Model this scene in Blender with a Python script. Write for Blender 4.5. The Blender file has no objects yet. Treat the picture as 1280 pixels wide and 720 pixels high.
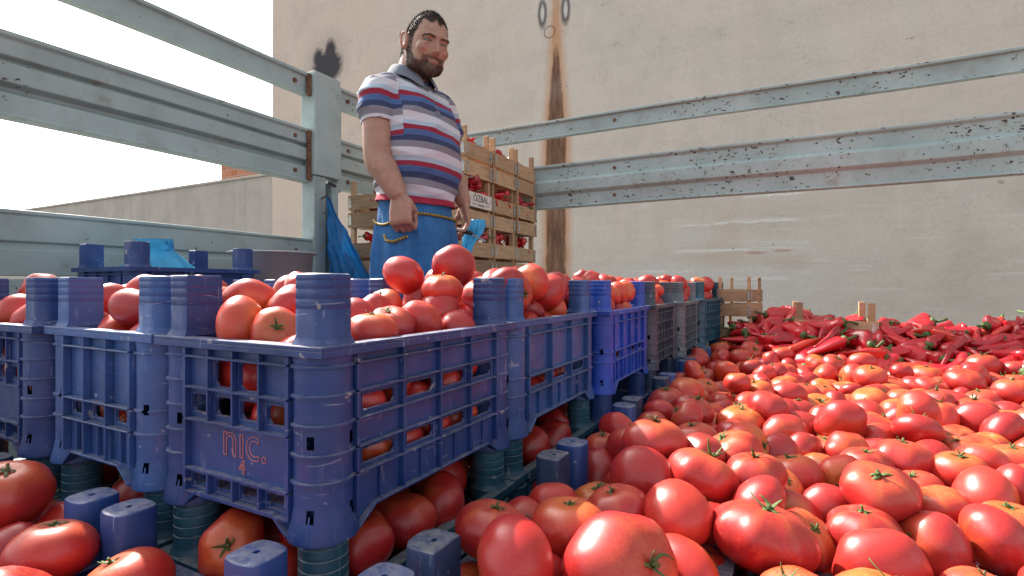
import bpy, bmesh, math, random
import numpy as np
from mathutils import Vector, Matrix, Euler, noise as mnoise

random.seed(7); rng = np.random.default_rng(7)
scene = bpy.context.scene
C = scene.collection

# ------------------------------------------------------------------ camera, sky, sun, exposure
# the camera's lens is the origin of the scene; the crate row runs along +Y, the long back rail along X
TH = math.radians(27.8); CT, ST = math.cos(TH), math.sin(TH)
FPX = 660.0
cam_d = bpy.data.cameras.new('camera'); cam = bpy.data.objects.new('camera', cam_d); C.objects.link(cam)
cam.location = (0, 0, 0); cam.rotation_euler = (math.radians(90), 0, TH)
cam_d.sensor_width = 36; cam_d.lens = FPX / 1280 * 36; cam_d.shift_y = -3 / 1280
cam_d.clip_start = 0.02; cam_d.clip_end = 3000
scene.camera = cam

SUN_DIR = Vector((-0.72, 0.24, 0.72)).normalized()          # towards the sun
world = bpy.data.worlds.new('World'); scene.world = world; world.use_nodes = True
wn = world.node_tree; wn.nodes.clear()
sky = wn.nodes.new('ShaderNodeTexSky'); sky.sky_type = 'NISHITA'; sky.sun_disc = False
sky.sun_elevation = math.asin(SUN_DIR.z); sky.sun_rotation = math.atan2(SUN_DIR.x, SUN_DIR.y)
sky.dust_density = 4.0; sky.air_density = 1.0; sky.ozone_density = 1.0
hs = wn.nodes.new('ShaderNodeHueSaturation'); hs.inputs['Saturation'].default_value = 0.3
hs.inputs['Value'].default_value = 1.15
bgn = wn.nodes.new('ShaderNodeBackground'); bgn.inputs['Strength'].default_value = 0.125
wo = wn.nodes.new('ShaderNodeOutputWorld')
wn.links.new(sky.outputs[0], hs.inputs['Color']); wn.links.new(hs.outputs[0], bgn.inputs['Color'])
wn.links.new(bgn.outputs[0], wo.inputs['Surface'])

sun_d = bpy.data.lights.new('sun', 'SUN'); sun_d.energy = 5.0; sun_d.angle = math.radians(0.6)
sun_d.color = (1.0, 0.93, 0.83)
sun = bpy.data.objects.new('sun', sun_d); C.objects.link(sun)
sun.rotation_euler = SUN_DIR.to_track_quat('Z', 'Y').to_euler(); sun.location = (-4, 1, 8)

vs = scene.view_settings
vs.view_transform = 'Standard'; vs.look = 'None'; vs.gamma = 1; vs.use_curve_mapping = False
vs.exposure = 1.28
scene.render.engine = 'CYCLES'
scene.cycles.use_denoising = True
scene.cycles.max_bounces = 8; scene.cycles.diffuse_bounces = 4; scene.cycles.transparent_max_bounces = 12

# ------------------------------------------------------------------ levels (metres relative to the lens)
GROUND = -1.75
BED = -0.594           # floor of the truck bed
LV2 = -0.294           # underside of the upper crates
HB = 0.2255            # crate body height
PH = 0.0829            # crate post height
RIM1 = BED + HB        # rim of the lower crates
RAILY = 3.15           # back rail
GATEX = -2.165         # end gate

def px2(px, fwd):      # pixel column + forward distance -> ground-plane point
    r = (px - 640) / FPX * fwd
    return (r * CT - fwd * ST, r * ST + fwd * CT)
def proj(p):
    r = p[0] * CT + p[1] * ST; f = -p[0] * ST + p[1] * CT
    return 640 + FPX * r / f, 357 - FPX * p[2] / f, f

# ------------------------------------------------------------------ helpers
class MB:
    def __init__(s): s.v = []; s.f = []; s.m = []
    def add(s, vs_, fs, mi=0):
        o = len(s.v); s.v.extend([tuple(map(float, v)) for v in vs_])
        for f in fs: s.f.append(tuple(i + o for i in f)); s.m.append(mi)
        return s
    def box(s, lo, hi, mi=0):
        (a, b, c), (d, e, f) = lo, hi
        return s.add([(a,b,c),(d,b,c),(d,e,c),(a,e,c),(a,b,f),(d,b,f),(d,e,f),(a,e,f)],
                     [(0,3,2,1),(4,5,6,7),(0,1,5,4),(1,2,6,5),(2,3,7,6),(3,0,4,7)], mi)
    def mapbox(s, fn, lo, hi, mi=0):
        (a, b, c), (d, e, f) = lo, hi
        p = [(a,b,c),(d,b,c),(d,e,c),(a,e,c),(a,b,f),(d,b,f),(d,e,f),(a,e,f)]
        return s.add([fn(*q) for q in p], [(0,3,2,1),(4,5,6,7),(0,1,5,4),(1,2,6,5),(2,3,7,6),(3,0,4,7)], mi)
    def loft(s, rings, cap=True, mi=0):
        n = len(rings[0]); vs_ = [p for r in rings for p in r]; fs = []
        for i in range(len(rings) - 1):
            for j in range(n):
                k = (j + 1) % n
                fs.append((i*n+j, i*n+k, (i+1)*n+k, (i+1)*n+j))
        if cap:
            fs.append(tuple(reversed(range(n)))); fs.append(tuple(range((len(rings)-1)*n, len(rings)*n)))
        return s.add(vs_, fs, mi)
    def tube(s, pts, rad, n=12, cap=True, mi=0, round_ends=True):
        pts = [Vector(p) for p in pts]
        rad = list(rad) if hasattr(rad, '__len__') else [rad] * len(pts)
        if round_ends:
            t0 = (pts[1] - pts[0]).normalized(); t1 = (pts[-1] - pts[-2]).normalized()
            r0, r1 = rad[0], rad[-1]
            pts = [pts[0] - t0*r0*.9, pts[0] - t0*r0*.55] + pts + [pts[-1] + t1*r1*.55, pts[-1] + t1*r1*.9]
            rad = [r0*.35, r0*.82] + rad + [r1*.82, r1*.35]
        rings = []; u = None
        for i, p in enumerate(pts):
            t = (pts[min(i+1, len(pts)-1)] - pts[max(i-1, 0)]).normalized()
            if u is None:
                u = t.orthogonal().normalized()
            u = (u - t * u.dot(t)).normalized(); w = t.cross(u)
            rings.append([p + (u*math.cos(a) + w*math.sin(a)) * rad[i] for a in [2*math.pi*k/n for k in range(n)]])
        return s.loft(rings, cap, mi)
    def ellipsoid(s, c, rx, ry, rz, M=None, nu=20, nv=14):
        vs_ = []; fs = []; c = Vector(c)
        for i in range(nv + 1):
            t = math.pi * i / nv
            for j in range(nu):
                a = 2*math.pi*j/nu
                p = Vector((rx*math.sin(t)*math.cos(a), ry*math.sin(t)*math.sin(a), rz*math.cos(t)))
                if M is not None: p = M @ p
                vs_.append(c + p)
        for i in range(nv):
            for j in range(nu):
                k = (j+1) % nu
                fs.append((i*nu+j, (i+1)*nu+j, (i+1)*nu+k, i*nu+k))
        return s.add(vs_, fs)
    def mesh(s, name, mats=(), smooth=False):
        me = bpy.data.meshes.new(name); me.from_pydata(s.v, [], s.f)
        for m in (mats if isinstance(mats, (list, tuple)) else [mats]): me.materials.append(m)
        if any(s.m): me.polygons.foreach_set('material_index', s.m)
        if smooth: me.polygons.foreach_set('use_smooth', [True] * len(me.polygons))
        me.update(); return me

def ob(name, me, parent=None, loc=None, rot=None):
    o = bpy.data.objects.new(name, me); C.objects.link(o)
    if parent is not None: o.parent = parent
    if loc is not None: o.location = loc
    if rot is not None: o.rotation_euler = rot
    return o
def empty(name, loc=(0,0,0), rz=0):
    o = bpy.data.objects.new(name, None); C.objects.link(o); o.location = loc; o.rotation_euler = (0,0,rz)
    o.empty_display_size = .1; return o
def tag(o, label=None, cat=None, group=None, kind=None):
    if label: o['label'] = label
    if cat: o['category'] = cat
    if group: o['group'] = group
    if kind: o['kind'] = kind
    return o
def bake(me, mods, smooth=False):
    o = bpy.data.objects.new('tmp', me); C.objects.link(o)
    for typ, kw in mods:
        m = o.modifiers.new(typ, typ)
        for k, v in kw.items(): setattr(m, k, v)
    dg = bpy.context.evaluated_depsgraph_get()
    r = bpy.data.meshes.new_from_object(o.evaluated_get(dg))
    bpy.data.objects.remove(o)
    if smooth: r.polygons.foreach_set('use_smooth', [True] * len(r.polygons)); r.update()
    return r
def verts_np(me):
    a = np.empty(len(me.vertices)*3); me.vertices.foreach_get('co', a); return a.reshape(-1, 3)
def normals_np(me):
    a = np.empty(len(me.vertices)*3); me.vertices.foreach_get('normal', a); return a.reshape(-1, 3)
def set_attr(me, name, vals):
    at = me.attributes.get(name) or me.attributes.new(name, 'FLOAT', 'POINT')
    at.data.foreach_set('value', np.asarray(vals, dtype=np.float32))
def gauss(x, s): return np.exp(-(x/s)**2)
def sstep(a, b, x):
    t = np.clip((x-a)/(b-a), 0, 1); return t*t*(3-2*t)

# ------------------------------------------------------------------ node helper
class NT:
    def __init__(s, name):
        s.mat = bpy.data.materials.new(name); s.mat.use_nodes = True
        s.t = s.mat.node_tree; s.t.nodes.clear()
        s.out = s.t.nodes.new('ShaderNodeOutputMaterial')
    def n(s, typ, ins=None, out=0, **attrs):
        nd = s.t.nodes.new(typ)
        for k, v in attrs.items(): setattr(nd, k, v)
        for k, v in (ins or {}).items():
            sk = nd.inputs[k]
            if isinstance(v, bpy.types.NodeSocket): s.t.links.new(v, sk)
            else: sk.default_value = v
        return nd.outputs[out]
    def m(s, op, a, b=0.0, c=0.0, clamp=False):
        return s.n('ShaderNodeMath', {0: a, 1: b, 2: c}, operation=op, use_clamp=clamp)
    def noise(s, vec, scale, detail=4, rough=.55, dist=0.0):
        return s.n('ShaderNodeTexNoise', {'Vector': vec, 'Scale': scale, 'Detail': detail, 'Roughness': rough, 'Distortion': dist}, 'Fac')
    def mix(s, fac, a, b, blend='MIX'):
        nd = s.t.nodes.new('ShaderNodeMix'); nd.data_type = 'RGBA'; nd.blend_type = blend
        for k, v in ((0, fac), (6, a), (7, b)):
            if isinstance(v, bpy.types.NodeSocket): s.t.links.new(v, nd.inputs[k])
            else: nd.inputs[k].default_value = v if k == 0 else (tuple(v) + (1,))[:4]
        return nd.outputs[2]
    def ramp(s, fac, stops, interp='LINEAR'):
        nd = s.t.nodes.new('ShaderNodeValToRGB'); cr = nd.color_ramp; cr.interpolation = interp
        while len(cr.elements) < len(stops): cr.elements.new(.5)
        for e, (p, c) in zip(cr.elements, stops):
            e.position = p; e.color = (tuple(c) + (1,))[:4] if hasattr(c, '__len__') else (c, c, c, 1)
        if isinstance(fac, bpy.types.NodeSocket): s.t.links.new(fac, nd.inputs[0])
        return nd.outputs[0]
    def mr(s, v, a, b, c=0., d=1.):
        return s.n('ShaderNodeMapRange', {'Value': v, 'From Min': a, 'From Max': b, 'To Min': c, 'To Max': d})
    def obj(s): return s.n('ShaderNodeTexCoord', out='Object')
    def scale(s, v, sc):
        return s.n('ShaderNodeVectorMath', {0: v, 1: sc}, operation='MULTIPLY')
    def addv(s, a, b):
        return s.n('ShaderNodeVectorMath', {0: a, 1: b}, operation='ADD')
    def bsdf(s, color, rough=.5, bump=None, bstr=.2, bdist=.01, **kw):
        b = s.t.nodes.new('ShaderNodeBsdfPrincipled')
        for k, v in dict(kw, **{'Base Color': color, 'Roughness': rough}).items():
            k = k.replace('_', ' ')
            if isinstance(v, bpy.types.NodeSocket): s.t.links.new(v, b.inputs[k])
            else: b.inputs[k].default_value = (tuple(v) + (1,))[:4] if k in ('Base Color',) else v
        if bump is not None:
            bn = s.n('ShaderNodeBump', {'Height': bump, 'Strength': bstr, 'Distance': bdist})
            s.t.links.new(bn, b.inputs['Normal'])
        s.t.links.new(b.outputs[0], s.out.inputs['Surface'])
        return s.mat

def m_plain(name, col, rough=.6, var=.25, scale=20, metallic=0., bstr=.15):
    t = NT(name); v = t.obj(); n = t.noise(v, scale, 6)
    c = t.mix(t.mr(n, .3, .7), tuple(x*(1-var) for x in col), tuple(min(1, x*(1+var)) for x in col))
    return t.bsdf(c, rough, n, bstr, .003, Metallic=metallic)

def m_plastic(name, col, fade=(.35, .38, .5), rough=.42):
    t = NT(name); v = t.obj(); g = t.n('ShaderNodeNewGeometry', out='Position')
    big = t.noise(g, 7, 5, .6); fine = t.noise(g, 90, 6, .7)
    c = t.mix(t.mr(big, .35, .7), tuple(x*.78 for x in col), tuple(min(1, x*1.25 + .012) for x in col))
    # sun-bleached, chalky patches and scuffs
    streak = t.noise(t.scale(g, (60, 60, 9)), 1.0, 5, .7)
    sc = t.m('MULTIPLY', t.mr(streak, .60, .72), t.mr(big, .42, .62))
    c = t.mix(t.m('MULTIPLY', sc, .5), c, fade)
    spl = t.mr(t.noise(g, 45, 3, .5), .69, .73)
    c = t.mix(t.m('MULTIPLY', spl, .55), c, (.45, .43, .42))
    # dust lies on the upward faces
    nz = t.n('ShaderNodeSeparateXYZ', {0: t.n('ShaderNodeNewGeometry', out='Normal')}, 2)
    dust = t.m('MULTIPLY', t.mr(nz, .35, .9), t.mr(fine, .3, .62))
    c = t.mix(t.m('MULTIPLY', dust, .55), c, (.36, .32, .29))
    film = t.m('MULTIPLY', t.mr(t.noise(g, 24, 5, .65), .4, .75), .10)
    c = t.mix(film, c, (.17, .20, .25))
    scr = t.mr(t.noise(t.scale(g, (150, 150, 14)), 1., 2, .5, 1.2), .70, .735)
    scr2 = t.mr(t.noise(t.scale(t.addv(g, (3, 5, 1)), (12, 12, 160)), 1., 2, .5, 1.5), .70, .74)
    c = t.mix(t.m('MULTIPLY', t.m('MAXIMUM', scr, scr2), .38), c, fade)
    r = t.mr(t.noise(g, 35, 4), .3, .7, rough - .08, rough + .2)
    return t.bsdf(c, r, fine, .12, .002)

M_NAVY   = m_plastic('navy_plastic', (.008, .040, .175))
M_BLUE2  = m_plastic('faded_blue_plastic', (.025, .085, .27), (.42, .45, .58))
M_BRIGHT = m_plastic('royal_blue_plastic', (.006, .060, .42))
M_SLATE  = m_plastic('slate_plastic', (.035, .055, .085), (.3, .34, .38))
M_GREYP  = m_plastic('grey_green_plastic', (.085, .12, .14), (.35, .38, .4))
M_TEAL   = m_plastic('teal_plastic', (.012, .085, .135))
M_DKBLUE = m_plastic('deep_blue_plastic', (.009, .032, .095))
M_MIDB   = m_plastic('mid_blue_plastic', (.010, .048, .21))

# tomato skin
def make_tomato_mat():
    t = NT('tomato_skin'); v = t.obj()
    rnd = t.n('ShaderNodeObjectInfo', out='Random'); isl = t.n('ShaderNodeNewGeometry', out='Random Per Island')
    r = t.m('FRACT', t.m('ADD', t.m('MULTIPLY', rnd, 7.31), t.m('MULTIPLY', isl, 3.7)))
    off = t.n('ShaderNodeCombineXYZ', {0: t.m('MULTIPLY', r, 31.), 1: t.m('MULTIPLY', r, 17.), 2: r})
    p = t.addv(v, off)
    base = t.ramp(r, [(0., (.32, .010, .013)), (.35, (.41, .015, .017)), (.7, (.48, .022, .018)), (.9, (.52, .034, .017)), (1., (.55, .06, .016))])
    big = t.noise(p, 14, 3, .5)
    base = t.mix(t.mr(big, .47, .77, 0, .4), base, (.55, .06, .016))
    sh = t.n('ShaderNodeAttribute', out='Fac', attribute_name='shoulder')
    shn = t.m('MULTIPLY', sh, t.mr(t.noise(p, 24, 4), .3, .65))
    base = t.mix(t.m('MULTIPLY', shn, t.m('MULTIPLY', r, .75)), base, (.60, .24, .035))
    streak = t.n('ShaderNodeAttribute', out='Fac', attribute_name='streak')
    base = t.mix(t.m('MULTIPLY', streak, t.m('MULTIPLY', t.m('FRACT', t.m('MULTIPLY', r, 9.)), .30)), base, (.66, .23, .05))
    scar = t.mr(t.noise(p, 28, 5, .7), .67, .71)
    base = t.mix(t.m('MULTIPLY', scar, .75), base, (.22, .11, .055))
    spot = t.mr(t.noise(p, 120, 2, .5), .745, .765)
    base = t.mix(t.m('MULTIPLY', spot, .7), base, (.10, .06, .035))
    dust = t.m('MULTIPLY', t.mr(t.noise(p, 40, 6, .7), .45, .75), .06)
    base = t.mix(dust, base, (.58, .33, .27))
    rough = t.mr(t.noise(p, 30, 4), .3, .7, .30, .46)
    return t.bsdf(base, rough, t.noise(p, 60, 3), .05, .004, Subsurface_Weight=.14, Subsurface_Scale=.012,
                  Subsurface_Radius=(1., .25, .1), Coat_Weight=.15, Coat_Roughness=.22, Specular_IOR_Level=.55)
M_TOM = make_tomato_mat()
def make_calyx_mat():
    t = NT('calyx_green'); v = t.obj(); r = t.n('ShaderNodeObjectInfo', out='Random')
    n = t.noise(v, 160, 3)
    c = t.mix(n, (.025, .06, .012), (.12, .17, .035))
    c = t.mix(t.m('MULTIPLY', t.mr(r, .55, 1.), .8), c, (.13, .095, .04))
    return t.bsdf(c, .65, n, .3, .002)
M_CAL = make_calyx_mat()
def make_pepper_mat():
    t = NT('pepper_skin'); v = t.obj(); r = t.n('ShaderNodeObjectInfo', out='Random')
    isl = t.n('ShaderNodeNewGeometry', out='Random Per Island')
    q = t.m('FRACT', t.m('ADD', t.m('MULTIPLY', r, 5.7), t.m('MULTIPLY', isl, 3.1)))
    c = t.ramp(q, [(0, (.30, .006, .012)), (.5, (.50, .012, .022)), (.85, (.58, .02, .025)), (1., (.56, .05, .02))])
    n = t.noise(v, 30, 4)
    c = t.mix(t.mr(n, .55, .8, 0, .4), c, (.2, .01, .01))
    return t.bsdf(c, .27, n, .12, .006, Coat_Weight=.3, Coat_Roughness=.15, Subsurface_Weight=.06, Subsurface_Scale=.01)
M_PEP = make_pepper_mat()
M_STEM = m_plain('pepper_stem_green', (.07, .12, .03), .6, .35, 60)

def make_wood_mat():
    t = NT('crate_pine'); v = t.obj(); r = t.n('ShaderNodeObjectInfo', out='Random')
    off = t.n('ShaderNodeCombineXYZ', {0: t.m('MULTIPLY', r, 20.), 1: t.m('MULTIPLY', r, 9.), 2: t.m('MULTIPLY', r, 5.)})
    p = t.addv(v, off)
    g = t.noise(t.scale(p, (6, 6, 70)), 1., 6, .6, .5)
    c = t.ramp(g, [(.25, (.38, .225, .115)), (.5, (.54, .365, .21)), (.75, (.62, .455, .285))])
    tone = t.ramp(r, [(0, (.50, .48, .47)), (.5, (.82, .79, .76)), (1, (1., .97, .94))])
    c = t.mix(1., c, tone, 'MULTIPLY')
    d = t.mr(t.noise(p, 14, 5, .7), .52, .72, 0, .55)
    c = t.mix(d, c, (.16, .115, .085))
    return t.bsdf(c, .75, g, .25, .003)
M_WOOD = make_wood_mat()
M_ZINC = m_plain('zinc_bracket', (.5, .5, .48), .4, .3, 80, .8)

def make_rail_mat(chip_bias, name):
    t = NT(name); g = t.n('ShaderNodeNewGeometry', out='Position')
    n1 = t.noise(g, 3, 5); n2 = t.noise(g, 26, 8, .7)
    c = t.mix(t.mr(n1, .3, .7), (.27, .355, .345), (.39, .475, .465))
    c = t.mix(t.mr(t.noise(t.scale(g, (8, 8, 55)), 1., 5, .7), .55, .8, 0, .5), c, (.42, .43, .40))
    dirt = t.mr(t.noise(g, 9, 7, .7), .5, .78, 0, .6)
    c = t.mix(dirt, c, (.22, .22, .20))
    # chipped paint: dark primer with rust edges, gathered in patches
    chip = t.noise(t.scale(g, (44, 44, 66)), 1., 3, .6, .3)
    patch = t.noise(t.addv(g, (3.1, 0, 4.2)), 2.6, 4, .65)
    thr = t.mr(patch, .35, .70, .71 + chip_bias, .565 + chip_bias)
    edge = t.mr(t.m('SUBTRACT', chip, thr), -.018, .004)
    core = t.mr(t.m('SUBTRACT', chip, thr), .0, .012)
    c = t.mix(t.m('MULTIPLY', edge, .6), c, (.36, .33, .27))
    c = t.mix(core, c, t.mix(t.mr(n2, .45, .65), (.028, .024, .022), (.075, .04, .028)))
    rust = t.mr(t.noise(t.addv(g, (7., 2., 0)), 5.5, 6, .7), .62, .74, 0, .75)
    c = t.mix(rust, c, (.20, .105, .06))
    h = t.m('SUBTRACT', t.m('MULTIPLY', n2, .15), core)
    return t.bsdf(c, t.mr(n2, .3, .7, .42, .7), h, .35, .003)
M_RAIL = make_rail_mat(.004, 'chipped_grey_blue_paint')
M_GATE = make_rail_mat(.05, 'worn_grey_blue_paint')
M_RUST = m_plain('rusty_steel', (.16, .075, .04), .85, .5, 40)
M_BEDW = m_plain('bed_boards', (.16, .12, .09), .85, .35, 12)
M_RUBBER = m_plain('tyre_rubber', (.03, .03, .03), .85, .2, 40)
M_STEELD = m_plain('dark_chassis', (.05, .05, .055), .6, .3, 10)

# ------------------------------------------------------------------ wall with its stains
WY = 6.5
def wall_pt(px, py):           # pixel -> (X, Z) on the wall plane
    k = (px - 640) / FPX
    f = WY / (k * ST + CT)
    return (k * CT - ST) * f, (357 - py) / FPX * f
def make_wall_mat():
    t = NT('weathered_render'); v = t.obj()
    sx = t.n('ShaderNodeSeparateXYZ', {0: v}, 0); sz = t.n('ShaderNodeSeparateXYZ', {0: v}, 2)
    n1 = t.noise(v, .55, 6, .6); n2 = t.noise(v, 3.2, 7, .65); n3 = t.noise(v, 28, 6, .7)
    c = t.ramp(n1, [(.3, (.56, .485, .415)), (.5, (.60, .53, .455)), (.7, (.55, .505, .445))])
    c = t.mix(t.mr(n2, .45, .75, 0, .35), c, (.67, .62, .55))
    c = t.mix(t.mr(n2, .46, .25, 0, .4), c, (.44, .40, .35))
    warm = t.mr(sx, -3.2, -6.2, 0, .55)
    c = t.mix(warm, c, (.64, .49, .38))
    # vertical rain streaks
    stv = t.noise(t.scale(v, (3.0, 1, .16)), 1., 5, .6)
    c = t.mix(t.mr(stv, .55, .78, 0, .28), c, (.45, .41, .36))
    stl = t.noise(t.scale(v, (5.0, 1, .3)), 1.4, 5, .6)
    c = t.mix(t.mr(stl, .58, .76, 0, .28), c, (.70, .66, .60))
    # board marks of the formwork, horizontal
    brd = t.noise(t.scale(v, (.35, 1, 4.2)), 1., 3, .5)
    c = t.mix(t.mr(brd, .52, .7, 0, .2), c, (.44, .41, .37))
    wob = t.m('MULTIPLY', t.m('SUBTRACT', t.noise(v, 4.5, 5, .7), .5), .30)
    wob2 = t.m('MULTIPLY', t.m('SUBTRACT', t.noise(v, 14, 5, .75), .5), .5)
    def ell(px, py, rx, rz, soft=.35, w=wob2, wgt=1.6):
        X, Z = wall_pt(px, py)
        dx = t.m('DIVIDE', t.m('SUBTRACT', sx, X), rx); dz = t.m('DIVIDE', t.m('SUBTRACT', sz, Z), rz)
        d = t.m('SQRT', t.m('ADD', t.m('MULTIPLY', dx, dx), t.m('MULTIPLY', dz, dz)))
        d = t.m('ADD', d, t.m('MULTIPLY', w, wgt))
        return t.mr(d, 1 + soft, 1 - soft, 0, 1)
    blot2 = t.mr(t.noise(t.addv(v, (11, 0, 3)), 1.3, 7, .7), .54, .70, 0, .38)
    c = t.mix(blot2, c, (.40, .36, .31))
    # the long rust run below the old pipe hole
    X, Ztop = wall_pt(695, 62)
    dx = t.m('ABSOLUTE', t.m('ADD', t.m('SUBTRACT', sx, X), t.m('MULTIPLY', wob, .22)))
    wid = t.mr(sz, Ztop + .05, Ztop - 1.2, .045, .155)
    below = t.mr(sz, Ztop + .12, Ztop - .12)
    halo = t.m('MULTIPLY', t.mr(t.m('SUBTRACT', dx, wid), .11, -.02), t.mr(sz, Ztop + .9, Ztop + .1))
    core = t.m('MULTIPLY', t.mr(t.m('SUBTRACT', dx, wid), .0, -.03), below)
    narrow = t.m('MULTIPLY', t.mr(dx, .085, .03), t.mr(sz, Ztop - .1, Ztop + .35))
    rn = t.noise(t.scale(v, (9, 1, 1.2)), 2., 5, .65)
    c = t.mix(t.m('MULTIPLY', narrow, .55), c, (.42, .23, .12))
    c = t.mix(t.m('MULTIPLY', halo, t.mr(rn, .25, .7, .5, .95)), c, (.50, .215, .065))
    c = t.mix(t.m('MULTIPLY', core, t.mr(rn, .25, .6, .55, .95)), c, (.10, .045, .028))
    # second, fainter rust run on the low right
    for (px, py, rx, rz, k) in ((905, 322, .40, .16, .42), (905, 345, .2, .5, .40), (985, 328, .22, .08, .4)):
        c = t.mix(t.m('MULTIPLY', ell(px, py, rx, rz, .6), k), c, (.45, .27, .12))
    # pale patches of filler and scraped horizontal lines
    for (px, py, rx, rz, k) in ((880, 342, .8, .16, .55), (955, 352, .6, .3, .5), (840, 340, .7, .10, .6), (600, 128, .9, .2, .35), (945, 310, .5, .10, .45), (875, 300, .35, .14, .4)):
        c = t.mix(t.m('MULTIPLY', ell(px, py, rx, rz, .7), k), c, (.60, .57, .53))
    ln = t.noise(t.scale(v, (1.8, 1, 26)), 1., 3, .5)
    lm = t.m('MULTIPLY', t.mr(ln, .60, .66), t.mr(sz, .95, .72))
    c = t.mix(t.m('MULTIPLY', lm, t.mr(sx, -2.4, -1.6, 0, .45)), c, (.66, .63, .58))
    for (px0, px1, py) in ((842, 992, 279), (845, 995, 313), (930, 1000, 245), (905, 985, 349), (800, 860, 340)):
        Xa, Z = wall_pt(px0, py); Xb, Zb = wall_pt(px1, py)
        Zm = wall_pt((px0+px1)/2, py - 1)[1]
        dz = t.m('ABSOLUTE', t.m('SUBTRACT', t.m('ADD', sz, t.m('MULTIPLY', wob, .1)), Zm))
        inx = t.m('MULTIPLY', t.mr(sx, Xa - .05, Xa + .1), t.mr(sx, Xb + .1, Xb - .05))
        lk = t.m('MULTIPLY', t.m('MULTIPLY', t.mr(dz, .022, .008), inx), t.mr(t.noise(t.scale(v, (4, 1, 40)), 1.5, 3), .42, .5))
        c = t.mix(t.m('MULTIPLY', lk, .85), c, (.72, .70, .66))
    for (px, py) in ((978, 313), (945, 316)):
        c = t.mix(t.m('MULTIPLY', ell(px, py, .10, .015, .4), .5), c, (.40, .10, .08))
    # black sprayed blot and two painted-over loops
    blot = t.m('MAXIMUM', ell(409, 84, .34, .27, .2, wob2, .9), t.m('MAXIMUM', ell(413, 66, .13, .22, .3), ell(398, 74, .12, .17, .35)))
    haz = ell(408, 74, .42, .42, .6, wob2, 1.6)
    c = t.mix(t.m('MULTIPLY', haz, .35), c, (.24, .22, .22))
    c = t.mix(t.m('MULTIPLY', blot, .94), c, (.017, .017, .028))
    for (px, py) in ((678, 17), (707, 12)):
        o = t.m('SUBTRACT', ell(px, py, .065, .20, .25, wob2, .8), ell(px, py - 1, .022, .10, .5, wob2, 1.), clamp=True)
        c = t.mix(t.m('MULTIPLY', o, .85), c, (.04, .04, .05))
        c = t.mix(t.m('MULTIPLY', ell(px, py, .03, .09, .4), .7), c, (.6, .58, .55))
    o = t.m('SUBTRACT', ell(687, 40, .085, .085, .10, wob2, .3), ell(687, 40, .070, .070, .10, wob2, .3), clamp=True)
    c = t.mix(t.m('MULTIPLY', o, .8), c, (.09, .06, .04))
    vo = t.n('ShaderNodeTexVoronoi', {'Vector': t.addv(t.scale(v, (.55, .55, .8)), t.n('ShaderNodeTexNoise', {'Vector': v, 'Scale': 2.5, 'Detail': 5}, 'Color')), 'Scale': 1.1}, 'Distance', feature='DISTANCE_TO_EDGE')
    crack = t.m('MULTIPLY', t.mr(vo, .006, .001), t.mr(n1, .48, .58))
    c = t.mix(t.m('MULTIPLY', crack, .32), c, (.20, .17, .15))
    pit = t.mr(t.noise(v, 9, 2, .5), .76, .775)
    c = t.mix(t.m('MULTIPLY', pit, .4), c, (.12, .11, .10))
    fine = t.mr(n3, .3, .75, .90, 1.06)
    c = t.mix(1., c, t.n('ShaderNodeCombineColor', {0: fine, 1: fine, 2: fine}), 'MULTIPLY')
    h = t.m('ADD', t.m('MULTIPLY', n3, .35), t.m('ADD', n2, t.m('MULTIPLY', brd, .5)))
    return t.bsdf(c, .9, h, .3, .02)
M_WALL = make_wall_mat()

# ------------------------------------------------------------------ the setting
def make_ground():
    t = NT('dusty_asphalt'); v = t.obj(); n = t.noise(v, 4, 8, .7)
    c = t.mix(t.mr(n, .3, .7), (.07, .068, .065), (.15, .14, .125))
    return t.bsdf(c, .95, t.noise(v, 60, 6), .4, .02)
b = MB(); b.box((-600, -600, GROUND - .2), (600, 600, GROUND))
tag(ob('ground', b.mesh('ground', make_ground())), kind='structure')

WX0 = wall_pt(340, 100)[0]
b = MB(); b.box((WX0, WY, GROUND - .1), (16, WY + .35, 8.5))
wme = bake(b.mesh('wall', M_WALL), [('BEVEL', dict(width=.02, segments=2))])
tag(ob('concrete_wall', wme), 'tall beige rendered wall with a long rust run behind the truck', 'wall')

def make_low_wall_mat():
    t = NT('grey_yard_render'); v = t.obj(); n = t.noise(v, 1.6, 7, .65)
    c = t.mix(t.mr(n, .3, .7), (.36, .33, .29), (.48, .45, .40))
    s = t.noise(t.scale(v, (6, 6, .35)), 1., 5, .6)
    c = t.mix(t.mr(s, .55, .75, 0, .5), c, (.27, .24, .20))
    return t.bsdf(c, .92, t.noise(v, 30, 6), .3, .015)
M_LOWW = make_low_wall_mat()
lowz = (357 - 217) / FPX * (-WX0 * ST + WY * CT) * 1.0
low = empty('yard_wall', (WX0, WY + .1, GROUND))
b = MB(); b.box((-14, 0, -.1), (-.003, .22, lowz - GROUND))
ob('wall', b.mesh('yard_wall_body', M_LOWW), low)
b = MB(); b.box((-14, -.03, lowz - GROUND + .002), (-.003, .25, lowz - GROUND + .05))
ob('coping', bake(b.mesh('coping', M_LOWW), [('BEVEL', dict(width=.008, segments=2))]), low)
tag(low, 'low grey rendered yard wall running off from the tall wall', 'wall')

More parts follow.
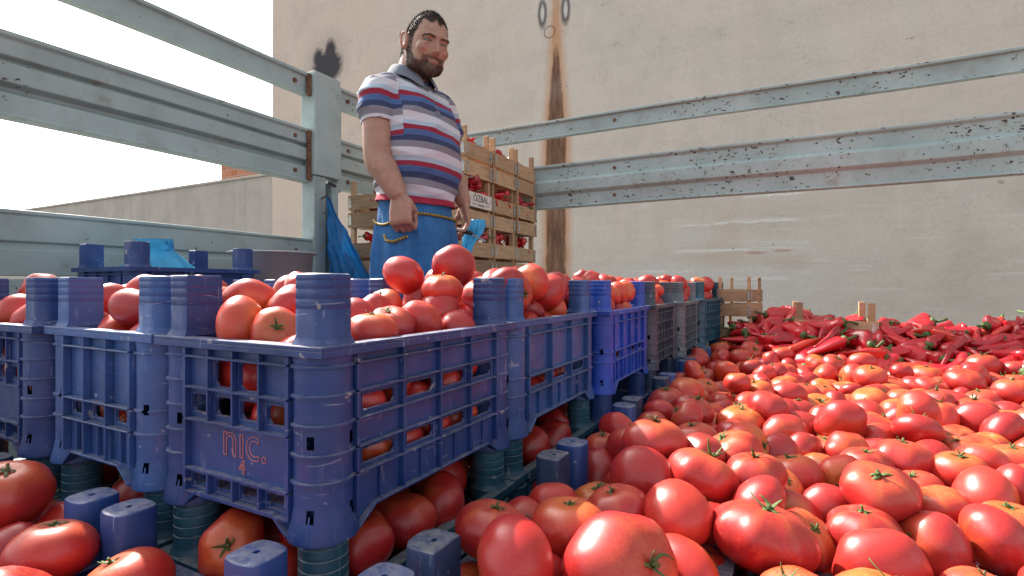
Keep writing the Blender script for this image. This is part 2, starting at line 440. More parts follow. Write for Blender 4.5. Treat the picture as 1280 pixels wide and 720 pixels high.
def make_brick_mat():
    t = NT('hollow_brick'); v = t.obj()
    xz = t.n('ShaderNodeCombineXYZ', {0: t.n('ShaderNodeSeparateXYZ', {0: v}, 0), 1: t.n('ShaderNodeSeparateXYZ', {0: v}, 2)})
    br = t.t.nodes.new('ShaderNodeTexBrick'); t.t.links.new(xz, br.inputs['Vector'])
    for k, q in (('Color1', (.42, .15, .075, 1)), ('Color2', (.52, .21, .11, 1)), ('Mortar', (.38, .34, .30, 1))): br.inputs[k].default_value = q
    for k, q in (('Scale', 1.), ('Brick Width', .32), ('Row Height', .2), ('Mortar Size', .012)): br.inputs[k].default_value = q
    n = t.noise(v, 6, 6)
    c = t.mix(t.mr(n, .4, .8, 0, .4), br.outputs[0], (.25, .12, .08))
    return t.bsdf(c, .9, br.outputs['Fac'], -.4, .02)
bx0, by0 = WX0 - .5, WY + 3.5
bz = (357 - 158) / FPX * (-(bx0 - 1) * ST + by0 * CT)
house = empty('brick_building', (bx0 + 1.2, by0, GROUND))
b = MB(); b.box((-7.5, 0, 0), (0, 5, bz - GROUND)); ob('wall', b.mesh('brick_wall', make_brick_mat()), house)
b = MB(); b.box((-7.65, -.15, bz - GROUND + .002), (.15, 5.15, bz - GROUND + .17)); ob('roof_slab', b.mesh('roof_slab', M_LOWW), house)
tag(house, 'unrendered red brick building behind the low yard wall', 'building')

# ------------------------------------------------------------------ the truck
truck = empty('truck', (0, 0, GROUND))
tag(truck, 'flatbed truck with chipped grey-blue slatted steel sides', 'truck')
def tp(name, me, parent=truck):      # truck pieces are modelled in lens coordinates
    o = ob(name, me, parent); o.location = (0, 0, -GROUND) if parent is truck else (0, 0, 0); return o
BX1 = 2.6
for i in range(16):
    y0 = -.06 + i * .202
    b = MB(); b.box((GATEX + .03, y0, BED - .05), (BX1, y0 + .197, BED - .001))
    tp('floor_board', b.mesh('floor_board', M_BEDW))
b = MB()
for y in (.9, 2.2): b.box((GATEX, y - .05, BED - .25), (BX1, y + .05, BED - .052))
for k in range(6): b.box((GATEX + .2 + k*.85, 0., BED - .14), (GATEX + .28 + k*.85, RAILY - .05, BED - .0525))
tp('chassis', b.mesh('chassis', M_STEELD))
for wx in (-.9, 1.6):
    for y0 in (.25, 2.6):
        b = MB(); R = .42
        prof = [(R*.55, -.12), (R*.9, -.125), (R*.99, -.10), (R, 0), (R*.99, .10), (R*.9, .125), (R*.55, .12)]
        rings = [[(r*math.cos(a), w, r*math.sin(a)) for a in [2*math.pi*k/32 for k in range(32)]] for r, w in prof]
        b.loft(rings, False)
        wh = tp('wheel', b.mesh('tyre', M_RUBBER, True)); wh.location = (wx, y0, R)
        b = MB(); b.loft([[(r*math.cos(a), w, r*math.sin(a)) for a in [2*math.pi*k/24 for k in range(24)]] for r, w in ((R*.56, -.11), (R*.5, -.04), (.1, -.03), (.1, .03), (R*.5, .04), (R*.56, .11))])
        ob('rim', b.mesh('wheel_rim', M_STEELD, True), wh)
    b = MB(); b.tube([(wx, .25, GROUND + .42), (wx, 2.6, GROUND + .42)], .05); tp('axle', b.mesh('axle', M_STEELD, True))
    b = MB()
    for y in (.9, 2.2): b.box((wx - .3, y - .04, GROUND + .40), (wx + .3, y + .04, BED - .248))
    tp('leaf_spring', b.mesh('leaf_spring', M_STEELD))

def plank(profile, x0, x1, name, mat, along='x', base=0., sag=.0, parent=None):
    """sheet-steel plank: profile = [(depth towards the load, z)] swept along the rail, hollow back."""
    n = 40; b = MB(); rings = []
    L = len(profile)
    for i in range(n + 1):
        s = x0 + (x1 - x0) * i / n
        w = .0025*math.sin(s*3.1 + base) + sag*math.sin(math.pi*i/n)
        ring = []
        for (d, z) in profile + [(-.045, profile[-1][1]), (-.045, profile[0][1])]:
            dd = d + .0015*math.sin(s*5.7 + z*20) if d > -.04 else d
            p = (s, base - dd, z + w) if along == 'x' else (base + dd, s, z + w)
            ring.append(p if along == 'x' else p)
        rings.append(ring)
    b.loft(rings, True)
    me = b.mesh(name, mat); bm = bmesh.new(); bm.from_mesh(me); bmesh.ops.recalc_face_normals(bm, faces=bm.faces); bm.to_mesh(me); bm.free()
    me = bake(me, [('BEVEL', dict(width=.003, segments=2, limit_method='ANGLE', angle_limit=.4))])
    return ob('plank', me, parent)
P_TOP = [(-.004, .968), (.012, .962), (.012, .968), (.004, .972), (.004, 1.052), (.022, 1.055), (.022, 1.070), (-.03, 1.072)]
P_MID = [(-.03, .505), (.018, .505), (.018, .512), (.006, .516), (.006, .588), (.030, .606), (.030, .672), (.004, .690), (.004, .758), (.020, .770), (.020, .784), (-.03, .786)]
P_GMID = [(-.03, .525), (.018, .525), (.018, .533), (.008, .537), (.008, .600), (-.022, .614), (-.022, .626), (.014, .634), (.014, .694), (-.016, .702), (-.016, .710), (.010, .718), (.010, .768), (.024, .776), (.024, .790), (-.03, .792)]
P_GLOW = [(-.03, .03), (.014, .03), (.014, .115), (.004, .120), (.004, .135), (.016, .140), (.016, .222), (.024, .226), (.024, .238), (-.03, .24)]
P_BOT = [(-.03, -.62), (.012, -.62), (.012, -.46), (.004, -.455), (.004, -.445), (.012, -.44), (.012, -.315), (.022, -.31), (.022, -.30), (-.03, -.30)]
rail = empty('side_rail'); rail.parent = truck; rail.location = (0, 0, -GROUND)
for pr, base in ((P_TOP, RAILY), (P_MID, RAILY), (P_BOT, RAILY)):
    plank(pr, GATEX + .06, BX1, 'back_plank', M_RAIL, 'x', base, -.006, rail)
for x in (GATEX + .03, 1.25, BX1 - .02):
    b = MB(); b.box((x - .03, RAILY + .047, -.64), (x + .03, RAILY + .11, 1.06)); ob('post', bake(b.mesh('rail_post', M_RAIL), [('BEVEL', dict(width=.006, segments=2))]), rail)
def bolt(p, axis, parent):
    b = MB(); R_ = .011; ring_ = lambda d, q: [(p[0] + q*math.cos(a), p[1] - d, p[2] + q*math.sin(a)) if axis == 'y' else (p[0] + d, p[1] + q*math.cos(a), p[2] + q*math.sin(a)) for a in [math.pi/3*k for k in range(6)]]
    b.loft([ring_(-.012, R_), ring_(.007, R_), ring_(.009, R_*.8)]); ob('bolt', b.mesh('bolt', M_RUST), parent)
for x in (GATEX + .16, -.95, 1.25, 1.31):
    for z in (1.012, .555, .72): bolt((x, RAILY - .004, z), 'y', rail)
gate = empty('end_gate'); gate.parent = truck; gate.location = (0, 0, -GROUND)
PY0, PY1 = 1.885, 2.085           # the middle post
for pr in (P_TOP, P_GMID, P_GLOW):
    plank(pr, -.08, PY0 + .012, 'gate_plank', M_GATE, 'y', GATEX, 0, gate)
    plank(pr, PY1 - .012, RAILY - .02, 'gate_plank', M_GATE, 'y', GATEX, 0, gate)
plank([(-.03, -.62), (.012, -.62), (.012, .02), (-.03, .02)], -.08, RAILY - .02, 'gate_plank', M_GATE, 'y', GATEX - .002, 0, gate)
# middle post: broad folded sheet above, two channels below
b = MB()
b.box((GATEX - .05, PY0, .56), (GATEX + .052, PY1 - .028, 1.085))
b.box((GATEX - .05, PY1 - .030, .50), (GATEX + .030, PY1, 1.06))
me = bake(b.mesh('gate_post', M_GATE), [('BEVEL', dict(width=.005, segments=2))]); ob('post', me, gate)
b = MB()
b.box((GATEX - .05, PY0 + .006, -.62), (GATEX + .040, PY0 + .082, .558))
b.box((GATEX - .05, PY0 + .125, -.62), (GATEX + .040, PY1 - .033, .540))
b.box((GATEX - .05, PY0 + .083, -.62), (GATEX - .010, PY0 + .124, .552))
me = bake(b.mesh('gate_channel', M_GATE), [('BEVEL', dict(width=.004, segments=2))]); ob('post_channel', me, gate)
for z0, z1 in ((.955, 1.066), (.53, .78)):
    b = MB(); b.box((GATEX + .016, PY0 - .022, z0), (GATEX + .03, PY0 - .002, z1)); ob('rusty_edge', b.mesh('rusty_edge', M_RUST), gate)
for y in (.35, 1.80, 2.15, 2.9):
    for z in (1.012, .57, .74, .18): bolt((GATEX + .008, y, z), 'x', gate)
b = MB(); b.tube([(GATEX + .045, PY0 + .1, .535), (GATEX + .045, PY0 + .14, .525)], .008); ob('latch_pin', b.mesh('latch_pin', M_STEELD, True), gate)

# ------------------------------------------------------------------ plastic crates
PR = .034
def crate_panel(length, fn, H, rows, ncols, ribd=.009, arch=.024, vribs=True, slot_cols=None, handle=None, mini=True):
    b = MB(); t = .0035; half = length / 2
    xs = [-half + length*i/ncols for i in range(ncols + 1)]
    for ri, (f0, f1, kind) in enumerate(rows):
        z1, z0 = H*(1 - f0), H*(1 - f1)
        last = ri == len(rows) - 1
        for ci in range(ncols):
            s0, s1 = xs[ci], xs[ci+1]
            hole = kind == 'slot' and (slot_cols is None or (ri, ci) in slot_cols)
            if handle and (ri, ci) in handle: hole = True
            if last:
                za = arch if abs(s0) < half*.999 else 0; zb = arch if abs(s1) < half*.999 else 0
                m_ = min(.03, (s1-s0)*.5)
                pts = [s0, s0 + m_, s1 - m_, s1]; zz = [za, arch, arch, zb]
                for k in range(3):
                    p = [fn(pts[k], 0, zz[k]), fn(pts[k+1], 0, zz[k+1]), fn(pts[k+1], t, zz[k+1]), fn(pts[k], t, zz[k]),
                         fn(pts[k], 0, z1), fn(pts[k+1], 0, z1), fn(pts[k+1], t, z1), fn(pts[k], t, z1)]
                    b.add(p, [(0,3,2,1),(4,5,6,7),(0,1,5,4),(1,2,6,5),(2,3,7,6),(3,0,4,7)])
                    # flange along the arched foot edge
                    q = [(pts[k], zz[k]), (pts[k+1], zz[k+1])]
                    p = [fn(q[0][0], t, q[0][1]), fn(q[1][0], t, q[1][1]), fn(q[1][0], t+ribd, q[1][1]), fn(q[0][0], t+ribd, q[0][1]),
                         fn(q[0][0], t, q[0][1]+.0035), fn(q[1][0], t, q[1][1]+.0035), fn(q[1][0], t+ribd, q[1][1]+.0035), fn(q[0][0], t+ribd, q[0][1]+.0035)]
                    b.add(p, [(0,3,2,1),(4,5,6,7),(0,1,5,4),(1,2,6,5),(2,3,7,6),(3,0,4,7)])
                if mini:
                    sm = (s0+s1)/2; b.mapbox(fn, (sm-.001, t, arch+.002), (sm+.001, t+ribd*.5, z1))
            elif not hole:
                b.mapbox(fn, (s0, 0, z0), (s1, t, z1))
            else:
                ms = min(.012, (s1-s0)*.16); mz = (z1-z0)*.22
                if handle and (ri, ci) in handle: ms = .006; mz = .003
                a0, a1, c0, c1 = s0+ms, s1-ms, z0+mz, z1-mz
                b.mapbox(fn, (s0, 0, z0), (s1, t, c0)); b.mapbox(fn, (s0, 0, c1), (s1, t, z1))
                b.mapbox(fn, (s0, 0, c0), (a0, t, c1)); b.mapbox(fn, (a1, 0, c0), (s1, t, c1))
                lp = .0015; q = .0022
                b.mapbox(fn, (a0-lp, t, c0-lp), (a1+lp, t+q, c0)); b.mapbox(fn, (a0-lp, t, c1), (a1+lp, t+q, c1+lp))
                b.mapbox(fn, (a0-lp, t, c0), (a0, t+q, c1)); b.mapbox(fn, (a1, t, c0), (a1+lp, t+q, c1))
                r = min(.006, (c1-c0)*.3, (a1-a0)*.3)
                for (ss, sg) in ((a0, 1), (a1, -1)):
                    for (zz_, zg) in ((c0, 1), (c1, -1)):
                        tri = [(ss, zz_), (ss + sg*r, zz_), (ss, zz_ + zg*r)]
                        b.add([fn(x, d, z) for d in (0, t) for x, z in tri], [(0,1,2),(3,5,4),(0,3,4,1),(1,4,5,2),(2,5,3,0)])
        if ri > 0: b.mapbox(fn, (-half, t, z1-.0013), (half, t+ribd, z1+.0013))
    if vribs:
        rb = [r for r in rows if r[2] != 'text']
        for ci, s in enumerate(xs):
            w = .0016 if 0 < ci < ncols else .003
            for (f0, f1, kind) in rows:
                if kind == 'text' and 0 < ci < ncols: continue
                b.mapbox(fn, (s-w, t, max(H*(1-f1), arch)+.0015), (s+w, t+ribd*.92, H*(1-f0)-.0015))
    return b

def pillar_mesh(H, rows, mat, r=PR, holes=True, n=24):
    zs = set([0., .004, H-.004, H])
    hz = []
    for i, (f0, f1, k) in enumerate(rows):
        z = H*(1-f1)
        if z > .02: zs.update([z-.002, z-.0012, z+.0012, z+.002])
    cand = [.05*H, .38*H, .62*H] if holes else []
    cand = [.14*H, .51*H] if holes else []
    for c in cand: zs.update([c-.0075, c-.005, c+.005, c+.0075]); hz.append(c)
    zs = sorted(zs); ringz = [H*(1-f1) for f0, f1, k in rows if H*(1-f1) > .02]
    b = MB(); vs_ = []
    for z in zs:
        rr = r
        if any(abs(z-q) <= .0013 for q in ringz): rr += .0035
        if z <= .0045: rr += .005
        if z >= H-.0045: rr += .003
        if z < .03: rr += .002
        for k in range(n):
            a = 2*math.pi*k/n; vs_.append((rr*math.cos(a), rr*math.sin(a), z))
    fs = []
    for i in range(len(zs)-1):
        zc = (zs[i]+zs[i+1])/2
        for k in range(n):
            if any(abs(zc-h) < .0052 for h in hz) and k % 6 == 1 : continue
            if any(abs(zc-h) < .0076 for h in hz) and k % 6 == 1: continue
            j = (k+1) % n; fs.append((i*n+k, i*n+j, (i+1)*n+j, (i+1)*n+k))
    b.add(vs_, fs)
    for a in (math.radians(-25), math.radians(20), math.radians(65), math.radians(110)):   # foot gussets
        c, s = math.cos(a), math.sin(a); w = .001
        p = [(r*c - w*s, r*s + w*c, .004), (r*c + w*s, r*s - w*c, .004), ((r+.007)*c + w*s, (r+.007)*s - w*c, .004), ((r+.007)*c - w*s, (r+.007)*s + w*c, .004),
             (r*c - w*s, r*s + w*c, .032), (r*c + w*s, r*s - w*c, .032)]
        b.add(p, [(0,1,2,3),(0,4,5,1),(1,5,2),(0,3,4),(3,2,5,4)])
    me = b.mesh('pillar', mat); me.polygons.foreach_set('use_smooth', [True]*len(me.polygons))
    return bake(me, [('EDGE_SPLIT', dict(split_angle=.6))])

def post_mesh(h, kind, mat, r=.029, grooves=True):
    n = 28; b = MB(); rings = []
    prof = [(0, r*1.16), (.006, r*1.05), (.010, r)]
    gro = [.30, .46, .62, .78, .90] if kind == 'round' else ([.5, .64, .78, .9] if grooves else [])
    gd = .965 if kind == 'round' else .983
    for g in gro:
        z = g*h; prof += [(z-.0016, r), (z-.0007, r*gd), (z+.0007, r*gd), (z+.0016, r)]
    prof += [(h-.004, r), (h-.0012, r*.965), (h, r*.90), (h, r*.14), (h-.006, r*.12), (h-.0062, r*.02)]
    for z, rr in prof:
        ring = []
        for k in range(n):
            a = 2*math.pi*k/n; x, y = rr*math.cos(a), rr*math.sin(a)
            if kind == 'd':       # flat towards the inside of the crate, square-cut sides
                sc = rr / r
                x = max(min(x*1.04, r*.99*sc), -.62*r*sc); y = max(min(y*1.12, r*.93*sc), -r*.93*sc)
            elif kind == 'square':
                q = max(abs(math.cos(a)), abs(math.sin(a))); f = .45 + .55/q*.86
                x, y = x*f, y*f
            ring.append((x, y, z))
        rings.append(ring)
    b.loft(rings, False)
    me = b.mesh('post', mat); me.polygons.foreach_set('use_smooth', [True]*len(me.polygons))
    return bake(me, [('EDGE_SPLIT', dict(split_angle=.55))])

BEV = [('BEVEL', dict(width=.0007, segments=1, limit_method='ANGLE', angle_limit=.6))]
class CrateType:
    def __init__(s, W, L, H, ph, rows_l, cols_l, rows_s, cols_s, mat, post='d', ribd=.009, slots_l=None, handle=None, post_mat=None, arch=.024, bevel=True, pr=.029):
        s.W, s.L, s.H, s.ph = W, L, H, ph
        px_, py_ = W/2 - PR - .004, L/2 - PR - .004
        dl = W/2 - .013 - ribd + .009
        ll, ls = 2*(py_ - PR*.72), 2*(px_ - PR*.72)
        bk = BEV if bevel else []
        s.parts = []
        for sg in (1, -1):
            fn = lambda u, d, z, sg=sg: (sg*(W/2 - .0165 + d), sg*u, z)
            s.parts.append(('side_panel', bake(crate_panel(ll, fn, H, rows_l, cols_l, ribd, arch, True, slots_l).mesh('side_panel', mat), bk), (0,0,0), 0))
            fn = lambda u, d, z, sg=sg: (-sg*u, sg*(L/2 - .0165 + d), z)
            s.parts.append(('end_panel', bake(crate_panel(ls, fn, H, rows_s, cols_s, ribd, arch, True, None, handle).mesh('end_panel', mat), bk), (0,0,0), 0))
        pm = pillar_mesh(H, rows_l, mat); po = post_mesh(ph, post, post_mat or mat, pr, bevel)
        s.post_idx = []
        for sx_ in (1, -1):
            for sy_ in (1, -1):
                rz = {(1,1): 0, (-1,1): math.pi/2, (-1,-1): math.pi, (1,-1): -math.pi/2}[(sx_, sy_)]
                s.parts.append(('corner_column', pm, (sx_*px_, sy_*py_, 0), rz))
                s.post_idx.append((len(s.parts), sx_, sy_))
                s.parts.append(('post', po, (sx_*px_, sy_*py_, H), 0 if sx_ > 0 else math.pi))
        b = MB(); w2, l2 = W/2, L/2; iw, il = .020, .020
        b.box((-w2, -l2, H-.005), (w2, -l2+il, H)); b.box((-w2, l2-il, H-.005), (w2, l2, H))
        b.box((-w2, -l2+il, H-.005), (-w2+iw, l2-il, H)); b.box((w2-iw, -l2+il, H-.005), (w2, l2-il, H))
        b.box((-w2, -l2, H-.013), (w2, -l2+.0022, H-.005)); b.box((-w2, l2-.0022, H-.013), (w2, l2, H-.005))
        b.box((-w2, -l2+.0022, H-.013), (-w2+.0022, l2-.0022, H-.005)); b.box((w2-.0022, -l2+.0022, H-.013), (w2, l2-.0022, H-.005))
        s.parts.append(('rim', bake(b.mesh('rim', mat), bk), (0,0,0), 0))
        b = MB(); b.box((-w2+.017, -l2+.017, .026), (w2-.017, l2-.017, .030))
        for k in range(5): b.box((-w2+.02, -l2+.06+k*(L-.12)/4-.002, .012), (w2-.02, -l2+.06+k*(L-.12)/4+.002, .026))
        s.parts.append(('base', b.mesh('base', mat), (0,0,0), 0))
    def place(s, x, y, z, rz, label, group=None, short=None):
        e = empty('plastic_crate', (x, y, z), rz)
        for i, (nm, me, loc, r) in enumerate(s.parts):
            o = ob(nm, me, e, loc, (0, 0, r))
            if short:
                for (pi, sx_, sy_) in s.post_idx:
                    if pi == i and (sx_, sy_) in short: o.scale = (1, 1, .4)
        tag(e, label, 'crate', group); return e

S, O = 'solid', 'slot'
R_NAVY_L = [(.03,.11,S),(.11,.26,S),(.26,.41,O),(.41,.56,S),(.56,.70,O),(.70,1,S)]
R_NAVY_S = [(.03,.11,S),(.11,.29,S),(.29,.48,O),(.48,.77,'text'),(.77,.91,O),(.91,1,S)]
R_B2 = [(.03,.13,S),(.13,.50,S),(.50,.65,O),(.65,1,S)]
R_BR = [(.03,.15,S),(.15,.50,S),(.50,.62,O),(.62,1,S)]
R_GRID = [(.03,.13,S),(.13,.28,S),(.28,.44,O),(.44,.59,S),(.59,.75,O),(.75,.88,S),(.88,1,S)]
W0 = .325
T_NAVY = CrateType(W0, .465, HB, PH, R_NAVY_L, 4, R_NAVY_S, 4, M_NAVY, 'd', handle={(1,1),(1,2)}, arch=.020)
T_BL2  = CrateType(W0, .470, HB, PH, R_B2, 3, R_B2, 3, M_BLUE2, 'd', .013)
T_BRI  = CrateType(W0, .455, HB, PH, R_BR, 4, R_BR, 3, M_BRIGHT, 'square', .010, slots_l={(2,0),(2,2),(2,3)})
T_SLA  = CrateType(W0, .395, HB, PH, R_GRID, 5, R_GRID, 5, M_SLATE, 'square', .008)
T_GRY  = CrateType(W0, .375, HB, PH, R_GRID, 5, R_GRID, 5, M_GREYP, 'square', .008)
T_TEA  = CrateType(.32, .40, HB+.004, PH, R_GRID, 6, R_GRID, 6, M_TEAL, 'round', .007)
T_LTEA = CrateType(W0, .465, HB, PH, R_NAVY_L, 4, R_B2, 3, M_TEAL, 'round', bevel=False)
T_LNAV = CrateType(W0, .415, HB, PH, R_B2, 3, R_B2, 3, M_DKBLUE, 'd', bevel=False)
T_SH = CrateType(.325, .415, .178, .0645, R_B2, 3, R_B2, 3, M_DKBLUE, 'd', bevel=False)
T_LBLU = CrateType(W0, .415, HB, PH, R_B2, 3, R_B2, 3, M_MIDB, 'square', bevel=False)

UPPER = []   # (type, x, y, rz)
def upper(T, xr, y0, label, rz=0.):
    x, y = xr - T.W/2, y0 + T.L/2
    e = T.place(x, y, LV2, rz, label); UPPER.append((T, x, y, rz, e)); return e
c1 = upper(T_NAVY, -.455, .415, 'navy slotted plastic crate with outlined lettering on its end, heaped with tomatoes')
c2 = upper(T_BL2, -.457, .884, 'faded blue plastic crate with three deep ribs, between the navy and royal blue crates')
c3 = upper(T_BRI, -.424, 1.362, 'bright royal blue smooth-sided plastic crate of tomatoes in the raised row')
c4 = upper(T_SLA, -.407, 1.826, 'dark slate grid-sided plastic crate next to the royal blue crate')
c5 = upper(T_GRY, -.380, 2.232, 'grey-green grid-sided plastic crate next to the teal crate', -.01)
c6 = T_TEA.place(-.487, 2.835, LV2, -.16, 'teal grid-sided plastic crate with ringed round posts, last of the raised row')
UPPER.append((T_TEA, -.487, 2.835, -.16, c6))
UL = []
for i, (T, x, y, lab) in enumerate(((T_BL2, -.955, .655, 'faded blue plastic crate of tomatoes beside the lettered navy crate'),
                                    (T_NAVY, -1.292, .64, 'outermost navy plastic crate in the raised near row, toward the end gate'))):
    e = T.place(x, y, LV2, .01*(i-.5), lab); UPPER.append((T, x, y, .01*(i-.5), e))

# raised lettering on the end of the first crate
def text_mesh(body, size, mat, outline=None, extrude=.0005, align='LEFT'):
    cu = bpy.data.curves.new('lettering', 'FONT'); cu.body = body; cu.size = size; cu.align_x = align
    if outline: cu.fill_mode = 'NONE'; cu.bevel_depth = outline; cu.bevel_resolution = 1; cu.resolution_u = 4
    else: cu.extrude = extrude; cu.resolution_u = 3
    o = bpy.data.objects.new('tmp', cu); C.objects.link(o)
    dg = bpy.context.evaluated_depsgraph_get(); me = bpy.data.meshes.new_from_object(o.evaluated_get(dg))
    bpy.data.objects.remove(o); me.materials.clear(); me.materials.append(mat); return me
M_INK = m_plain('pink_print', (.42, .16, .17), .6, .2, 30)
yy = -.465/2 + .0165 - .0035
for body, size, x, z in (('nic.', .064, -.030, .078), ('4', .025, .004, .058)):
    me = text_mesh(body, size, M_INK, .0007)
    o = ob('lettering', me, c1, (x, yy - .0005, z), (math.pi/2, 0, 0))

# lower level
LOWER = []
def lower(T, x, y, label, group=None, short=None, rz=0.):
    e = T.place(x, y, BED + .001, rz, label, group, short); LOWER.append((T, x, y)); return e
lowlab = ['teal plastic crate carrying the lettered navy crate', 'deep blue plastic crate under the faded blue three-ribbed crate', 'mid blue plastic crate under the royal blue crate',
          'deep blue plastic crate under the slate grid crate', 'mid blue plastic crate under the grey-green grid crate', 'deep blue plastic crate under the teal grid crate']
for (T, x, y, rz, e), lab, T2 in zip(UPPER[:6], lowlab, (T_LTEA, T_LTEA, T_LBLU, T_LNAV, T_LBLU, T_LNAV)):
    o = lower(T2, x, y, lab); k = T.L / T2.L
    for ch in o.children:
        ch.location.y *= k
        if ch.name.split('.')[0] in ('side_panel', 'end_panel', 'rim', 'base'): ch.scale.y = k*.998
    o.rotation_euler.z = rz
lower(T_LTEA, UL[0][0] if UL else -.955, .655, 'teal plastic crate carrying the faded blue crate beside the navy one')
lower(T_LTEA, -1.292, .64, 'teal plastic crate under the outermost raised navy crate')
lower(T_LBLU, -.6175 - .012, .415 - .2125, 'mid blue tomato crate standing before the lettered navy crate, post capped with scuffs')
lower(T_LBLU, -.966, .2, 'mid blue tomato crate standing before the faded blue raised crate')
lower(T_LNAV, -1.30, .2, 'deep blue tomato crate standing before the outermost raised navy crate')
BY = [.018 + .4225*k for k in range(8)]
for k in range(7):
    for col, X in (('b', -.2275), ('c', .107), ('d', .441), ('e', .775)):
        yc = BY[k] + .211
        pxx = proj((X - .1, yc, -.35))[0] if (-X*ST + yc*CT) > .1 else 0
        if col != 'b' and pxx > 1400: continue
        lower((T_LNAV if k % 2 else T_LBLU) if col == 'b' else T_SH, X, yc,
              'low blue plastic crate buried in tomatoes beside the raised row' if col == 'b' else 'low blue plastic crate under the open spread of tomatoes',
              'lower crates along the raised row' if col == 'b' else 'lower crates under the tomato spread',
              short=[(1,1),(1,-1)] if col == 'b' else [(1,1),(1,-1),(-1,1),(-1,-1)])

# ------------------------------------------------------------------ tomatoes: shapes
def tomato_variant(seed):
    r = np.random.default_rng(100 + seed); nu, nv = 30, 20
    flat = r.uniform(.68, .84); k = int(r.integers(5, 9)); amp = r.uniform(.01, .055) if seed % 3 else r.uniform(.06, .10)
    ph = r.uniform(0, 6.28); elx = r.uniform(.93, 1.08); dim = r.uniform(.10, .17)
    ks, ps = r.uniform(1, 3, 6), r.uniform(0, 6.28, 6)
    V = []; sh = []; st = []
    for i in range(nv + 1):
        th = math.pi * i / nv
        for j in range(nu):
            a = 2*math.pi*j/nu
            z = math.cos(th); q = math.sin(th)
            up = max(0, z)
            lob = amp*(math.cos(k*a + ph) * (.35 + .65*sstep(-.4, .8, z))) * q
            lob -= amp*.6*up*abs(math.cos(k*a*.5 + ph*.5))**6 * q
            low = .02*math.sin(2*a + ps[0]) + .022*math.sin(3*a + ps[1] + z*2) + .03*math.sin(a + ps[2])*z
            R = (1 + lob + low) * (abs(q)**.92 if q > 0 else 0)
            zz = z*flat - dim*math.exp(-(q/.30)**2)*(1 if z > 0 else .25) + .02*math.sin(2*a+ps[3])*q
            V.append((R*math.cos(a)*elx, R*math.sin(a)/elx, zz))
            sh.append(float(sstep(.35, 1.0, z))); st.append(float(max(0, math.cos(k*a + ph))**3 * sstep(.1, .8, z)))
    F = []
    for i in range(nv):
        for j in range(nu):
            m = (j+1) % nu; F.append((i*nu+j, (i+1)*nu+j, (i+1)*nu+m, i*nu+m))
    return np.array(V), F, sh, st, flat - dim
TV = [tomato_variant(s) for s in range(18)]
TM = []
for V, F, sh, st, top in TV:
    b = MB(); b.add(V, F); me = b.mesh('tomato', M_TOM, True); set_attr(me, 'shoulder', sh); set_attr(me, 'streak', st); TM.append(me)
def calyx_variant(seed):
    r = random.Random(50 + seed); b = MB(); n = r.choice((5, 5, 6))
    curl = r.uniform(-.1, .5)
    for i in range(n):
        a = 2*math.pi*i/n + r.uniform(-.25, .25); L = r.uniform(.18, .50); w = r.uniform(.035, .065); cu = curl + r.uniform(-.45, .6); tw = r.uniform(-1.4, 1.4)
        rows = []
        for k in range(6):
            t = k/5; rad = .03 + L*t
            z = .03 + .20*t*(1-t) + cu*t*t*.45 - .10*(t**2)*(1 - cu)
            ww = w*(1 - t)**.7 + .006
            aa = a + tw*t*t*.5
            c, s_ = math.cos(aa), math.sin(aa)
            rows.append([(rad*c - ww*s_, rad*s_ + ww*c, z + .015), (rad*c, rad*s_, z), (rad*c + ww*s_, rad*s_ - ww*c, z + .015)])
        vs_ = [p for q in rows for p in q]; fs = []
        for k in range(5):
            for m in range(2): fs.append((k*3+m, k*3+m+1, k*3+m+4, k*3+m+3))
        b.add(vs_, fs)
    b.tube([(0, 0, -.02), (r.uniform(-.03,.03), r.uniform(-.03,.03), .09), (r.uniform(-.08,.08), r.uniform(-.08,.08), r.uniform(.13, .24))], [.05, .04, .045], 7, round_ends=False)
    me = b.mesh('calyx', M_CAL, True)
    return bake(me, [('SOLIDIFY', dict(thickness=.012))])
CM = [calyx_variant(s) for s in range(14)]

